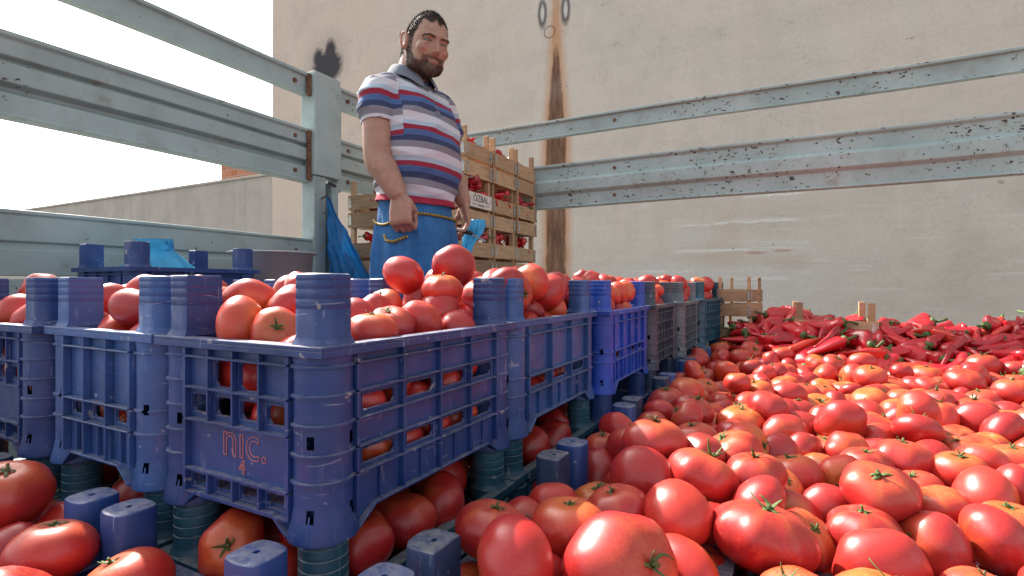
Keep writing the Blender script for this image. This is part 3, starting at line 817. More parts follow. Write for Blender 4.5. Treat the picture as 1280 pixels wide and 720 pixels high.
# ------------------------------------------------------------------ packing of round fruit
def pack(pos, rad, fixed, bounds, posts=(), walls=(), floor=-1., ceil=None, iters=220):
    pos = pos.astype(np.float32); rad = rad.astype(np.float32); fx = fixed.copy(); p0 = pos.copy()
    x0, x1, y0, y1 = bounds
    RS = rad[:, None] + rad[None]
    for it in range(iters):
        g = .010*(1 - it/iters)**2 + .0006
        pos[:, 2] -= g
        pos[fx] = p0[fx]
        for sub in range(2):
            D = pos[:, None] - pos[None]; d2 = (D*D).sum(-1); np.fill_diagonal(d2, 9.)
            ii, jj = np.nonzero(d2 < RS*RS)
            if len(ii):
                dd = np.sqrt(d2[ii, jj]) + 1e-6; ov = RS[ii, jj] - dd
                c = (D[ii, jj] / dd[:, None]) * (ov * .42)[:, None]
                acc = np.zeros_like(pos); np.add.at(acc, ii, c)
                pos += np.clip(acc, -.012, .012)
            for (px_, py_, pr_, pz_) in posts:
                dx, dy = pos[:, 0]-px_, pos[:, 1]-py_; d = np.sqrt(dx*dx+dy*dy) + 1e-6
                m = (d < rad + pr_) & (pos[:, 2] < pz_ + rad*.6)
                k = (rad + pr_ - d) * m; pos[:, 0] += dx/d*k; pos[:, 1] += dy/d*k
            for (ax, w, top) in walls:
                dz = np.maximum(pos[:, 2] - top, 0); da = pos[:, ax] - w
                d = np.sqrt(da*da + dz*dz) + 1e-6; m = d < rad
                k = (rad - d) * m * .7
                pos[:, ax] += np.where(m, np.where(dz > 0, da/d, np.sign(da))*k, 0); pos[:, 2] += dz/d*k
            pos[:, 0] = np.clip(pos[:, 0], x0 + rad, x1 - rad); pos[:, 1] = np.clip(pos[:, 1], y0 + rad, y1 - rad)
            pos[:, 2] = np.maximum(pos[:, 2], floor + rad*.9)
            if ceil is not None: pos[:, 2] = np.where(pos[:, 1] > ceil[0], np.minimum(pos[:, 2], ceil[1] - rad), pos[:, 2])
            pos[fx] = p0[fx]
    return pos.astype(float)

TOMS = []     # dicts
def hero(px, py, f, r):
    x, y = px2(px, f); return (x, y, (357 - py)/FPX*f, r)
HERO = {0: [hero(505, 344, .99, .0375), hero(567, 334, 1.02, .0415), hero(553, 361, .95, .037), hero(632, 357, 1.06, .043), hero(487, 408, .80, .0375),
            hero(525, 403, .86, .036), hero(313, 377, .80, .036), hero(346, 416, .705, .034), hero(357, 385, .80, .037), hero(303, 408, .72, .040), hero(480, 380, .92, .030), hero(372, 364, .92, .032), hero(548, 387, .93, .036), hero(572, 409, .90, .033), hero(600, 368, 1.08, .038), hero(467, 392, .86, .032), hero(445, 402, .80, .034)],
        1: [hero(684, 366, 1.28, .049), hero(694, 389, 1.30, .033), hero(662, 392, 1.22, .036), hero(650, 377, 1.25, .035)]}
for ci, (T, x, y, rz, e) in enumerate(UPPER):
    hs_ = np.array(HERO.get(ci, [])).reshape(-1, 4)
    n = (95 if ci == 0 else 84) if T.L > .44 else 66
    r = rng.uniform(.034, .045, n)
    iw, il = T.W/2 - .022, T.L/2 - .022
    p = np.column_stack([rng.uniform(x-iw+.05, x+iw-.05, n), rng.uniform(y-il+.05, y+il-.05, n), LV2 + .05 + rng.uniform(0, .55, n)])
    if len(hs_): p = np.vstack([hs_[:, :3], p]); r = np.concatenate([hs_[:, 3], r])
    fx = np.zeros(len(r), bool); fx[:len(hs_)] = True
    px_, py_ = T.W/2 - PR - .004, T.L/2 - PR - .004
    posts = [(x+a*px_, y+c_*py_, .036, LV2+T.H+T.ph) for a in (1,-1) for c_ in (1,-1)]
    p = pack(p, r, fx, (x-iw, x+iw, y-il, y+il), posts, (), LV2 + .03)
    # the heap may not overtop what the photograph shows: drop the overflow
    top = LV2 + T.H + (.125 if ci == 0 else .105 if ci < 6 else .075)
    for q, rr, f in zip(p, r, fx):
        if not f and (q[2] > top - rr + .02): continue
        if ci == 0 and not f and q[2] + rr > LV2 + T.H + (.048 if proj(q)[0] < 470 else .095): continue
        TOMS.append(dict(p=q, r=rr, where=('upper', ci), up=.25))
# row under the raised crates
def fill_box(bounds, floor, n, rmin, rmax, posts, walls, ceil, where, zsp=.4, up=.55, heroes=(), maxz=None):
    x0, x1, y0, y1 = bounds
    hs_ = np.array(heroes).reshape(-1, 4)
    r = rng.uniform(rmin, rmax, n)
    p = np.column_stack([rng.uniform(x0+.05, x1-.05, n), rng.uniform(y0+.05, y1-.05, n), floor + .05 + rng.uniform(0, zsp, n)])
    return p, r, hs_
postsA = []
for (T, x, y) in LOWER:
    for a in (1, -1):
        for c_ in (1, -1): postsA.append((x + a*(T.W/2-PR-.004), y + c_*(T.L/2-PR-.004), .032, RIM1 + PH))
wallsA = [(0, -.79, RIM1), (0, -1.125, RIM1), (1, .412, RIM1)]
n = 300
r = rng.uniform(.038, .05, n)
p = np.column_stack([rng.uniform(-1.43, -.47, n), rng.uniform(0., 1.4, n), BED + .1 + rng.uniform(0, .3, n)])
p = pack(p, r, np.zeros(n, bool), (-1.45, -.462, -.005, 1.42), [q for q in postsA if q[0] < -.4 and q[1] < 1.5], wallsA, -.475, (.38, LV2 - .002), 200)
for q, rr in zip(p, r):
    TOMS.append(dict(p=q, r=rr, where=('under', 0), up=.5))
# the open spread of tomatoes to the right of the raised row
n = 2400
r = rng.uniform(.036, .051, n)
p = np.column_stack([rng.uniform(-.43, .95, n), rng.uniform(-.02, 2.76, n), -.44 + rng.uniform(0, .25, n)])
fpx = np.array([proj((a, b_, -.33)) for a, b_, _ in p]); keep = (fpx[:, 2] > .28) & (fpx[:, 0] < 1400) & (fpx[:, 0] > 250)
p, r = p[keep], r[keep]
# density: about 1.75 layers
area = 0
gx, gy = np.meshgrid(np.linspace(-.43, .95, 70), np.linspace(-.02, 2.76, 130)); pp = np.array([proj((a, b_, -.33)) for a, b_ in zip(gx.ravel(), gy.ravel())])
area = (((pp[:, 2] > .28) & (pp[:, 0] < 1400) & (pp[:, 0] > 250)).mean()) * 1.38 * 2.78
nn = min(len(r), int(area / (.0435*2)**2 * 2.2)); p, r = p[:nn], r[:nn]
hb = np.array([hero(818, 552, .95, .052), hero(775, 712, .60, .060), hero(878, 598, .86, .050), hero(955, 672, .70, .058)])
p = np.vstack([hb[:, :3], p]); r = np.concatenate([hb[:, 3], r]); fx = np.zeros(len(r), bool); fx[:4] = True
postsB = [q for q in postsA if -.45 < q[0] < -.3]
wallsB = [(0, -.065, RIM1), (0, .274, RIM1 - .048), (0, .608, RIM1 - .048)] + [(1, BY[k], RIM1 - .03) for k in range(1, 7)]
p = pack(p, r, fx, (-.382, .96, -.02, 2.77), postsB, wallsB, -.485, None, 240)
for i, (q, rr) in enumerate(zip(p, r)):
    if i > 3 and q[2] + rr > -.255: continue
    if i > 3 and q[0] < -.22 and q[2] + rr > -.266 + .2*(q[0] + .38): continue
    TOMS.append(dict(p=q, r=rr, where=('spread', 0), up=.75 if i > 3 else 1., hero=i <= 3))

# ---- which fruit show: exposed, inside the frame, largest first
P = np.array([t['p'] for t in TOMS]); RR = np.array([t['r'] for t in TOMS])
def exposure(i):
    d = P - P[i]; view = -P[i]/np.linalg.norm(P[i])
    s_ = d @ view; perp = np.linalg.norm(d - s_[:, None]*view[None], axis=1)
    cover = ((s_ > .01) & (s_ < .35) & (perp < RR*.8)).sum()
    a_ = ((d[:, 2] > .02) & (np.hypot(d[:, 0], d[:, 1]) < RR*.7)).sum()
    return cover, a_
cand = []
for i, t in enumerate(TOMS):
    u, v, f = proj(t['p'])
    if f < .3 or u < -40 or u > 1320 or v > 790: continue
    cov, ab = exposure(i)
    kind, ci = t['where']
    if kind == 'upper':
        T, x, y, rz, e = UPPER[ci]
        if t['p'][2] < LV2 + T.H - .045 and not (ci in (0, 1) and (t['p'][0] > x + .07 or (ci == 0 and t['p'][1] < y - .13))): continue
    if kind == 'under' and (t['p'][1] > .95 or t['p'][2] < RIM1 - .03): continue
    if kind == 'spread' and t['p'][2] < RIM1 - .03: continue
    if cov > 1 or ab > 1: continue
    cand.append((t['r']/f * (1 if cov == 0 else .7), i))
cand.sort(reverse=True)
chosen = set(i for _, i in cand[:300])
print('tomatoes', len(TOMS), 'candidates', len(cand))
UPLAB = ['red tomato heaped in the lettered navy crate', 'red tomato in the faded blue crate with three deep ribs', 'red tomato in the bright royal blue crate',
         'red tomato in the dark slate grid crate', 'red tomato in the grey-green grid crate', 'red tomato in the teal grid crate',
         'red tomato in the faded blue crate beside the lettered navy one', 'red tomato in the outermost raised navy crate']
fill = {}
for i, t in enumerate(TOMS):
    vi = random.randrange(18); rr = t['r']*(1.10 if t['where'][0] == 'spread' else 1.03)
    if random.random() < t['up']:
        tilt = abs(random.gauss(0, .55)); az = random.uniform(0, 6.28)
        R_ = Matrix.Rotation(az, 3, 'Z') @ Matrix.Rotation(tilt, 3, 'X') @ Matrix.Rotation(random.uniform(0, 6.28), 3, 'Z')
        has = random.random() < .8
    else:
        R_ = Euler([random.uniform(0, 6.28) for _ in range(3)]).to_matrix(); has = random.random() < .5
    kind, ci = t['where']
    if t.get('hero'): vi = (i % 6)*3; has = True
    if i in chosen:
        o = ob('tomato', TM[vi], None, t['p']); o.rotation_euler = R_.to_euler(); s_ = rr*random.uniform(.98, 1.03); o.scale = (s_,)*3
        shows = has and (R_ @ Vector((0, 0, 1))).dot(-Vector(t['p']).normalized()) > .15
        cx = ' with green calyx showing' if shows else ', no calyx showing'; gx_ = ' (calyx side)' if shows else ''
        if kind == 'upper': tag(o, UPLAB[ci] + cx, 'tomato', 'tomatoes: ' + UPLAB[ci][11:] + gx_)
        elif kind == 'under': tag(o, 'red tomato in the shaded lower crates below the raised ones' + cx, 'tomato', 'tomatoes below the raised crates' + gx_)
        else:
            wh = 'beside the pepper mound' if t['p'][1] > 2.3 else ('along the raised crates' if t['p'][0] < -.12 else 'out in the sun')
            tag(o, 'tomato in the open spread ' + wh + cx, 'tomato', 'tomatoes spread ' + wh + gx_)
        if has:
            c = ob('calyx', CM[random.randrange(14)], o, (0, 0, TV[vi][4] - .01)); q = random.uniform(.75, 1.05); c.scale = (q,)*3; c.rotation_euler = (random.uniform(-.15,.15), random.uniform(-.15,.15), random.uniform(0, 6.28))
    else:
        fill.setdefault(t['where'], []).append((vi, np.array(R_), rr, t['p']))
for k, lst in fill.items():
    vs_ = []; fs = []; sh = []; st = []; o_ = 0
    for vi, R_, rr, q in lst:
        V, F, a_, b_, top = TV[vi]
        vs_.append((V*rr) @ R_.T + q); fs.append(np.array(F) + o_); sh += a_; st += b_; o_ += len(V)
    V = np.vstack(vs_); F = np.vstack(fs)
    me = bpy.data.meshes.new('tomato_filling'); me.from_pydata(V.tolist(), [], F.tolist()); me.materials.append(M_TOM)
    me.polygons.foreach_set('use_smooth', [True]*len(me.polygons)); set_attr(me, 'shoulder', sh); set_attr(me, 'streak', st)
    o = ob('tomato_filling', me)
    lab = {'upper': 'more tomatoes deeper inside the ' + (UPLAB[k[1]][11:].replace('heaped in the ', '').replace('in the ', '') if k[0] == 'upper' else ''),
           'under': 'more tomatoes packed in the shaded lower crates', 'spread': 'more tomatoes packed beneath and behind the open spread'}[k[0]]
    tag(o, lab, 'tomatoes', kind='stuff')

# ------------------------------------------------------------------ wooden crates with peppers
CW, CL, CPITCH = .335, .272, .256       # across X, along Y, stacking height
def slat_mesh(L, h, axis, seed):
    r = random.Random(seed); n = 8; b = MB(); t = .0075; rings = []
    for i in range(n + 1):
        s = -L/2 + L*i/n; w0, w1 = r.uniform(-.0015, .0015), r.uniform(-.0015, .0015); d = .0015*math.sin(i*.8 + seed)
        rr = [(d, w0), (d + t, w0), (d + t, h + w1), (d, h + w1)]
        rings.append([(s, y, z) if axis == 'x' else (y, s, z) for y, z in rr])
    b.loft(rings); me = b.mesh('slat', M_WOOD)
    bm = bmesh.new(); bm.from_mesh(me); bmesh.ops.recalc_face_normals(bm, faces=bm.faces); bm.to_mesh(me); bm.free()
    return me
SX = [slat_mesh(CW, .078, 'x', k) for k in range(4)]; SY = [slat_mesh(CL, .078, 'y', k + 9) for k in range(4)]
b = MB(); b.box((-.014, -.011, 0), (.014, .011, CPITCH - .002)); CPOST = bake(b.mesh('corner_post', M_WOOD), [('BEVEL', dict(width=.002, segments=1))])
b = MB(); b.box((-CW/2 + .01, -.035, 0), (CW/2 - .01, .035, .006)); CBOT = b.mesh('bottom_board', M_WOOD)
b = MB(); b.box((-.001, -.009, -.026), (.0012, .009, .026)); b.box((.0012, -.009, -.006), (.002, .009, .006)); CBRK = b.mesh('bracket', M_ZINC)
def wooden_crate(x, y, z, label, rz=0, group=None, brackets=True):
    e = empty('wooden_crate', (x, y, z), rz); r = random
    for sx_ in (1, -1):
        for sy_ in (1, -1):
            ob('corner_post', CPOST, e, (sx_*(CW/2 - .0235), sy_*(CL/2 - .021), .001))
    for z0 in (.002, .096):
        for s in (1, -1):
            ob('slat', r.choice(SX), e, (0, s*(CL/2 - .0095) - (0 if s > 0 else 0), z0 + r.uniform(-.003, .003)), (0, 0, 0 if s > 0 else math.pi))
            ob('slat', r.choice(SY), e, (s*(CW/2 - .0092), 0, z0 + r.uniform(-.003, .003)), (r.uniform(-.012, .012), 0, 0 if s > 0 else math.pi))
            if brackets:
                for q in (1, -1):
                    ob('bracket', CBRK, e, (s*(CW/2 + .0012), q*(CL/2 - .016), z0 + .04), (0, 0, 0 if s > 0 else math.pi))
                    ob('bracket', CBRK, e, (q*(CW/2 - .018), s*(CL/2 + .0012), z0 + .04), (0, 0, s*math.pi/2))
    for k in (-1, 0, 1): ob('bottom_board', CBOT, e, (0, k*.085, .004))
    tag(e, label, 'crate', group); return e

def pepper_mesh(seed):
    r = random.Random(seed); n = 12; m = 14; rings = []; bend = r.uniform(-.5, .5); bend2 = r.uniform(-.4, .4); tw = r.uniform(0, 6)
    L = r.uniform(.85, 1.1)
    for i in range(m + 1):
        t = i/m; R = .21*(min(1, t/.10)**.5 if t < .1 else 1)*(1 - .92*max(0, (t-.1)/.9)**1.5) + .006
        if i == 0: R = .06
        c = Vector(((t - .5)*L, .22*bend*(t-.5)**2*4 + .05*math.sin(t*5+tw), .2*bend2*(t-.5)**2*3))
        rings.append([c + Vector((.03*math.cos(a*3)*(1-t), R*(1 + .2*math.cos(3*a + tw + t*2.5) + .06*math.sin(t*17 + 2*a))*math.cos(a), .66*R*(1 + .2*math.cos(3*a + tw + t*2.5) + .06*math.sin(t*13 + a))*math.sin(a))) for a in [2*math.pi*k/n for k in range(n)]])
    b = MB(); b.loft(rings)
    c0 = sum((Vector(v) for v in rings[0]), Vector()) / n
    s = MB(); s.tube([c0 + Vector((.05, 0, 0)), c0 + Vector((-.02, 0, 0))], [.11, .10], 9, round_ends=False)
    s.tube([c0, c0 + Vector((-.12, .02, .01)), c0 + Vector((-.26, r.uniform(-.1, .1), r.uniform(0, .1)))], [.035, .027, .035], 7, round_ends=False)
    return b.mesh('pepper', M_PEP, True), s.mesh('stem', M_STEM, True)
PEP = [pepper_mesh(k) for k in range(8)]
def pepper(p, rot, L, label, group, parts=True):
    me, st = random.choice(PEP); o = ob('red_pepper', me, None, p, rot); o.scale = (L,)*3
    if parts: ob('stem', st, o)
    tag(o, label, 'pepper', group); return o

STX, STY = -1.452, 2.262        # near right corner of the stack
PALZ = .138
pal = empty('pallet', (STX - CW, STY + 1.5*CL, BED))
for k in range(3):
    b = MB(); b.box((-CW - .02, -1.5*CL - .13 + k*(1.5*CL + .02) + (0), 0), (CW, -1.5*CL - .13 + k*(1.5*CL + .02) + .09, .066)); ob('runner', b.mesh('runner', M_WOOD), pal)
for k in range(6):
    b = MB(); b.box((-CW - .02 + k*.118, -1.5*CL - .14, .067), (-CW - .02 + k*.118 + .098, 1.5*CL, PALZ - .001)); ob('board', b.mesh('deck_board', M_WOOD), pal)
tag(pal, 'wooden pallet under the stacked pepper crates', 'pallet')
NL = 5
ordn = ['bottom', 'second from the bottom', 'third from the bottom', 'fourth from the bottom', 'topmost']
coln = ['column nearest the man', 'middle column', 'column beside the back rail']
for lv in range(NL):
    z = BED + PALZ + lv*CPITCH
    for cy in range(3):
        dx, dy = random.uniform(-.006, .006), random.uniform(-.004, .004)
        cr = wooden_crate(STX - CW/2 + dx, STY + CL*(cy + .5) + cy*.004 + dy, z, 'wooden pepper crate, %s of the %s' % (ordn[lv], coln[cy]), random.uniform(-.012, .012), 'wooden crates stacked behind the man')
        if lv == 3 and cy == 0: sign_crate = cr
        if z + CPITCH > -.12:
            g = 'peppers in the stacked wooden crates'; lab = 'red pepper in the wooden crates stacked behind the man'
            x0 = STX - CW/2 + dx
            npep = 17 if lv < NL - 1 else 13
            for k in range(npep):
                L = random.uniform(.10, .145)
                px_ = x0 + (CW/2 - .035 - random.uniform(0, .07)) if lv < NL - 1 else x0 + random.uniform(-.11, .11)
                zz = z + random.uniform(.12, .232) if lv < NL - 1 else z + random.uniform(.165, .215)
                pepper((px_, STY + CL*(cy + .5) + random.uniform(-.075, .075), zz), (random.uniform(0, 6), random.uniform(-.35, .35), random.uniform(0, 6.3)), L, lab, g, lv >= NL-1 or k < 3)
    if lv == NL - 1: continue
    cr = wooden_crate(STX - CW*1.5 - .010, STY - .135 + CL*.5, z, 'wooden pepper crate, %s of the stack against the end gate' % ordn[lv], .01, 'wooden crates stacked behind the man')
    if z + CPITCH > -.12:
        for k in range(11):
            pepper((STX - CW*1.5 + random.uniform(-.12, .10), STY - .135 + .045 + random.uniform(0, .05), z + random.uniform(.10, .215)), (random.uniform(0, 6), random.uniform(-.3, .3), random.uniform(0, 6.3)), random.uniform(.09, .125),
                   'red pepper in the wooden crates stacked against the end gate', 'peppers in the crates by the gate', k < 3)
# printed end board
M_SIGN = m_plain('white_board', (.68, .64, .57), .7, .08, 20); M_BLACK = m_plain('black_print', (.03, .028, .025), .7, .2, 30)
b = MB(); b.box((-.1145, -.0012, -.038), (.1145, .0025, .038))
sg = ob('sign_board', b.mesh('sign_board', M_SIGN), sign_crate, (CW/2 + .0045, 0, .135), (0, 0, math.pi/2))
sg['label'] = 'white board printed in black capitals'
for body, size, x, z in (('ÖZBAL', .050, 0, -.006),):
    ob('lettering', text_mesh(body, size, M_BLACK, None, .0004, 'CENTER'), sg, (x, -.0018, z), (math.pi/2, 0, 0))
b = MB()
for s in (1, -1):
    b.box((s*.066 - .018, -.0017, -.0225), (s*.066 + .018, -.0012, -.019))
    p0, p1 = (s*.088, -.010), (s*.104, .016); w = .0016
    b.add([(p0[0]-w, -.0016, p0[1]), (p0[0]+w, -.0016, p0[1]), (p1[0]+w, -.0016, p1[1]), (p1[0]-w, -.0016, p1[1])], [(0,1,2,3)])
for k in range(7): b.box((-.034 + k*.0105, -.0017, -.029), (-.028 + k*.0105, -.0012, -.018 if k % 3 else -.020))
ob('printed_rule', b.mesh('printed_rule', M_BLACK), sg)

# end of the raised row: two wooden crates on their narrow side, and the mound of peppers
for k in range(2):
    wooden_crate(-.235, 3.02, -.366 + k*.206, 'small wooden crate behind the teal crate, %s of its pair' % ('lower', 'upper')[k], 1.35 if k else 1.42, 'pair of wooden crates by the back rail').scale = (.62, .62, .8)
# mound of long red peppers on the lower crates along the back rail
def mound(x, y):
    h = -.355 + .165*float(sstep(2.50, 3.0, y)) + .02*math.sin(x*7 + 1) + .015*math.sin(x*13 + y*9)
    return h
pts = []; tries = 0
while len(pts) < 115 and tries < 6000:
    tries += 1
    x, y = random.uniform(-.22, .98), random.uniform(2.66, 3.07)
    u, v, f = proj((x, y, mound(x, y)))
    if u > 1310 or u < 915: continue
    if any((x-a)**2 + (y-b_)**2 < .046**2 for a, b_ in pts): continue
    pts.append((x, y))
for i, (x, y) in enumerate(pts):
    e_ = .02; sl = (mound(x, y+e_) - mound(x, y-e_))/(2*e_)
    yaw = random.uniform(0, 6.3)
    q = Matrix.Rotation(math.atan(sl), 3, 'X') @ Matrix.Rotation(yaw, 3, 'Z') @ Matrix.Rotation(random.uniform(-.25, .25), 3, 'Y') @ Matrix.Rotation(random.uniform(0, 6), 3, 'X')
    pepper((x, y, mound(x, y) + random.uniform(-.006, .014)), q.to_euler(), random.uniform(.15, .205), 'long glossy red pepper in the mound by the back rail', 'peppers mounded by the back rail')
vs_ = []; fs = []; o_ = 0
for i in range(240):
    x, y = random.uniform(-.20, 1.0), random.uniform(2.68, 3.07); me = random.choice(PEP)[0]; V = verts_np(me)
    R_ = np.array(Euler((random.uniform(0, 6), random.uniform(-.4, .4), random.uniform(0, 6.3))).to_matrix())
    vs_.append((V*random.uniform(.13, .18)) @ R_.T + np.array((x, y, mound(x, y) - random.uniform(.03, .08))))
    fs += [tuple(k + o_ for k in f.vertices) for f in me.polygons]; o_ += len(V)
me = bpy.data.meshes.new('pepper_filling'); me.from_pydata(np.vstack(vs_).tolist(), [], fs); me.materials.append(M_PEP); me.polygons.foreach_set('use_smooth', [True]*len(me.polygons))
tag(ob('pepper_filling', me), 'more red peppers packed inside the mound by the back rail', 'peppers', kind='stuff')
for (x, y, z, lab, rz) in ((.035, 2.985, -.335, 'wooden crate buried to its corner posts in the pepper mound', .06),):
    wooden_crate(x + .14, y, z, lab, rz)

# ------------------------------------------------------------------ things beside the end gate
# small crates with a taller one on top, far left
lx, ly = -1.83, 1.03
for k in range(2): T_SH.place(lx, ly, BED + .001 + k*.2415, .03*k, 'shallow deep blue crate, %s of the stack by the end gate' % ('bottom', 'second')[k])
T_LN2 = CrateType(.325, .42, .165, .075, R_B2, 3, R_B2, 3, M_NAVY, 'd', bevel=False)
T_LN2.place(lx, ly, BED + .001 + 2*.2415, .02, 'navy plastic crate holding a pale blue bag, topmost of the stack by the end gate')

def m_film(name, col, rough=.25, alpha=.75):
    t = NT(name); v = t.obj(); n = t.noise(v, 9, 5, .6)
    c = t.mix(t.mr(n, .3, .7), tuple(x*.6 for x in col), col)
    d = t.n('ShaderNodeBsdfPrincipled', {'Base Color': c, 'Roughness': rough, 'Normal': t.n('ShaderNodeBump', {'Height': t.noise(v, 26, 5, .6), 'Strength': .5, 'Distance': .02})})
    tr = t.n('ShaderNodeBsdfTranslucent', {'Color': c}); tp_ = t.n('ShaderNodeBsdfTransparent', {'Color': tuple(min(1, x*.5 + .5) for x in col) + (1,)})
    m1 = t.n('ShaderNodeMixShader', {0: .4, 1: d, 2: tr}); m2 = t.n('ShaderNodeMixShader', {0: alpha, 1: tp_, 2: m1})
    t.t.links.new(m2, t.out.inputs['Surface']); return t.mat
M_BAG = m_film('blue_film', (.02, .30, .70), .2, .68); M_BAGL = m_film('pale_blue_film', (.10, .50, .78), .3, .85)
M_DARKV = m_plain('aubergine_skin', (.022, .012, .03), .3, .4, 20)
def crumple(me, amp, sc, seed=0.):
    V = verts_np(me); Nn = normals_np(me)
    for i in range(len(V)):
        p = Vector(V[i])*sc + Vector((seed, seed*.7, 0)); a = mnoise.noise(p)
        r2 = 1 - abs(mnoise.noise(p*2.3)) * 2
        V[i] += Nn[i]*amp*(a*1.2 + r2*.6)
    me.vertices.foreach_set('co', V.ravel()); me.update(); return me
def bag_mesh(rings, mat, n=48, amp=.008, sc=14, seed=0., folds=9):
    rr = []
    m = len(rings); sub = []
    for i in range(m - 1):
        for k in range(6):
            t = k/6; a, b_ = rings[i], rings[i+1]; sub.append([a[q]*(1-t) + b_[q]*t for q in range(5)])
    sub.append(rings[-1])
    for (x, y, z, rx, ry) in sub:
        ring = []
        for k in range(n):
            a = 2*math.pi*k/n; f = 1 + .13*math.sin(folds*a + z*6 + seed) + .07*math.sin(folds*1.7*a + 1 + z*15)
            ring.append((x + rx*f*math.cos(a), y + ry*f*math.sin(a), z))
        rr.append(ring)
    b = MB(); b.loft(rr, True); return crumple(b.mesh('bag', mat, True), amp, sc, seed)
# blue bag tied to the gate post, heavy with dark aubergines
hb_ = GATEX + .07
bag = empty('plastic_bag', (hb_ + .02, 1.955, -.10))
R0 = [(.0, -.02, .55, .010, .012), (.005, -.01, .50, .014, .020), (.015, .02, .40, .03, .045), (.03, .05, .28, .05, .085), (.06, .07, .16, .07, .10), (.085, .09, .05, .085, .125), (.085, .10, -.05, .085, .13), (.075, .10, -.12, .05, .09)]
ob('film', bag_mesh(R0, M_BAG, amp=.010, sc=11, seed=2.), bag)
b = MB()
for k in range(11):
    c = Vector((.09 + random.uniform(-.03, .035), .10 + random.uniform(-.075, .075), random.uniform(-.08, .09)))
    q = Euler([random.uniform(0, 6) for _ in range(3)]).to_matrix(); b.ellipsoid(c, .034, .034, .06, q, 16, 12)
ob('contents', b.mesh('contents', M_DARKV, True), bag)['label'] = 'dark purple vegetables inside the bag'
ob('hook', MB().tube([(-.05, -.02, .545), (0, -.02, .56), (.006, -.02, .53)], .004, 8).mesh('hook', M_STEELD, True), bag)
tag(bag, 'blue plastic bag of dark vegetables hanging from the gate post', 'bag')
# pale bag in the far-left crate
pb = empty('plastic_bag', (lx + .03, ly - .02, BED + .001 + 2*.2415 + .03))
ob('film', bag_mesh([(0,-.02,0,.09,.10),(0,-.02,.08,.10,.12),(0,-.03,.14,.07,.09),(-.01,-.04,.19,.03,.045),(0,-.05,.225,.035,.045)], M_BAGL, seed=5.), pb)
tag(pb, 'pale blue plastic bag standing in the crate by the end gate', 'bag')
# aluminium basin on wooden crates
bxx, byy = -1.83, 1.425
for k in range(2):
    wooden_crate(bxx, byy, BED + .001 + k*CPITCH, 'wooden crate under the metal basin, %s of the two' % ('lower', 'upper')[k], .05*k, None)
def make_alu():
    t = NT('dull_aluminium'); v = t.obj(); n = t.noise(t.scale(v, (3, 3, 40)), 4, 5)
    c = t.mix(n, (.42, .42, .42), (.62, .62, .61)); return t.bsdf(c, t.mr(n, .3, .7, .3, .5), n, .1, .003, Metallic=.45)
b = MB(); nR = 48
prof = [(.02, .0), (.12, .0), (.13, .012), (.150, .205), (.164, .207), (.165, .213), (.151, .214), (.147, .206), (.127, .018), (.118, .006), (.02, .005)]
b.loft([[(r_*math.cos(2*math.pi*k/nR), r_*math.sin(2*math.pi*k/nR), z) for k in range(nR)] for r_, z in prof], True)
bas = ob('metal_basin', b.mesh('metal_basin', make_alu(), True), None, (bxx, byy, BED + 2*CPITCH + .001))
tag(bas, 'round dull aluminium basin standing by the gate post', 'basin')

# ------------------------------------------------------------------ the man
# local frame: x = to the viewer's right, y = away from the viewer, z up from the soles; he faces F
MX, MY = px2(517, 1.97)
man = empty('person', (MX, MY, BED), TH)
tag(man, 'bearded man in a striped polo shirt and blue apron standing behind the crates', 'person')
PSI = math.radians(50)
Fv = Vector((math.sin(PSI), -math.cos(PSI), 0)); Lv = Vector((math.cos(PSI), math.sin(PSI), 0)); Zv = Vector((0, 0, 1))
def at(f, l, z): return Fv*f + Lv*l + Zv*z
def ring(z, cf, cl, w, d, n=40, p=2.3):
    out = []
    for k in range(n):
        a = 2*math.pi*k/n; c, s = math.cos(a), math.sin(a)
        x = abs(c)**(2/p)*math.copysign(1, c)*d*.85; y = abs(s)**(2/p)*math.copysign(1, s)*w*.815
        out.append(at(cf + x, cl + y, z))
    return out
# joints
SHR, ELR, WRR = at(-.01, -.152, 1.275), Vector((-.092, -.160, 1.030)), Vector((-.018, -.195, .905))
SHL, ELL_, WRL = at(-.01, .152, 1.275), Vector((.118, .165, 1.060)), Vector((.176, .095, .925))
def lerp(a, b_, t): return a + (b_ - a)*t
def limb(b, pts, rads, n=20):
    # smooth the polyline
    P_ = [Vector(p) for p in pts]; out = []; ro = []
    for i in range(len(P_) - 1):
        p0 = P_[max(i-1, 0)]; p1, p2 = P_[i], P_[i+1]; p3 = P_[min(i+2, len(P_)-1)]
        for k in range(5):
            t = k/5
            out.append(.5*((2*p1) + (p2 - p0)*t + (2*p0 - 5*p1 + 4*p2 - p3)*t*t + (3*p1 - p0 - 3*p2 + p3)*t**3)); ro.append(rads[i]*(1-t) + rads[i+1]*t)
    out.append(P_[-1]); ro.append(rads[-1])
    b.tube(out, ro, n)
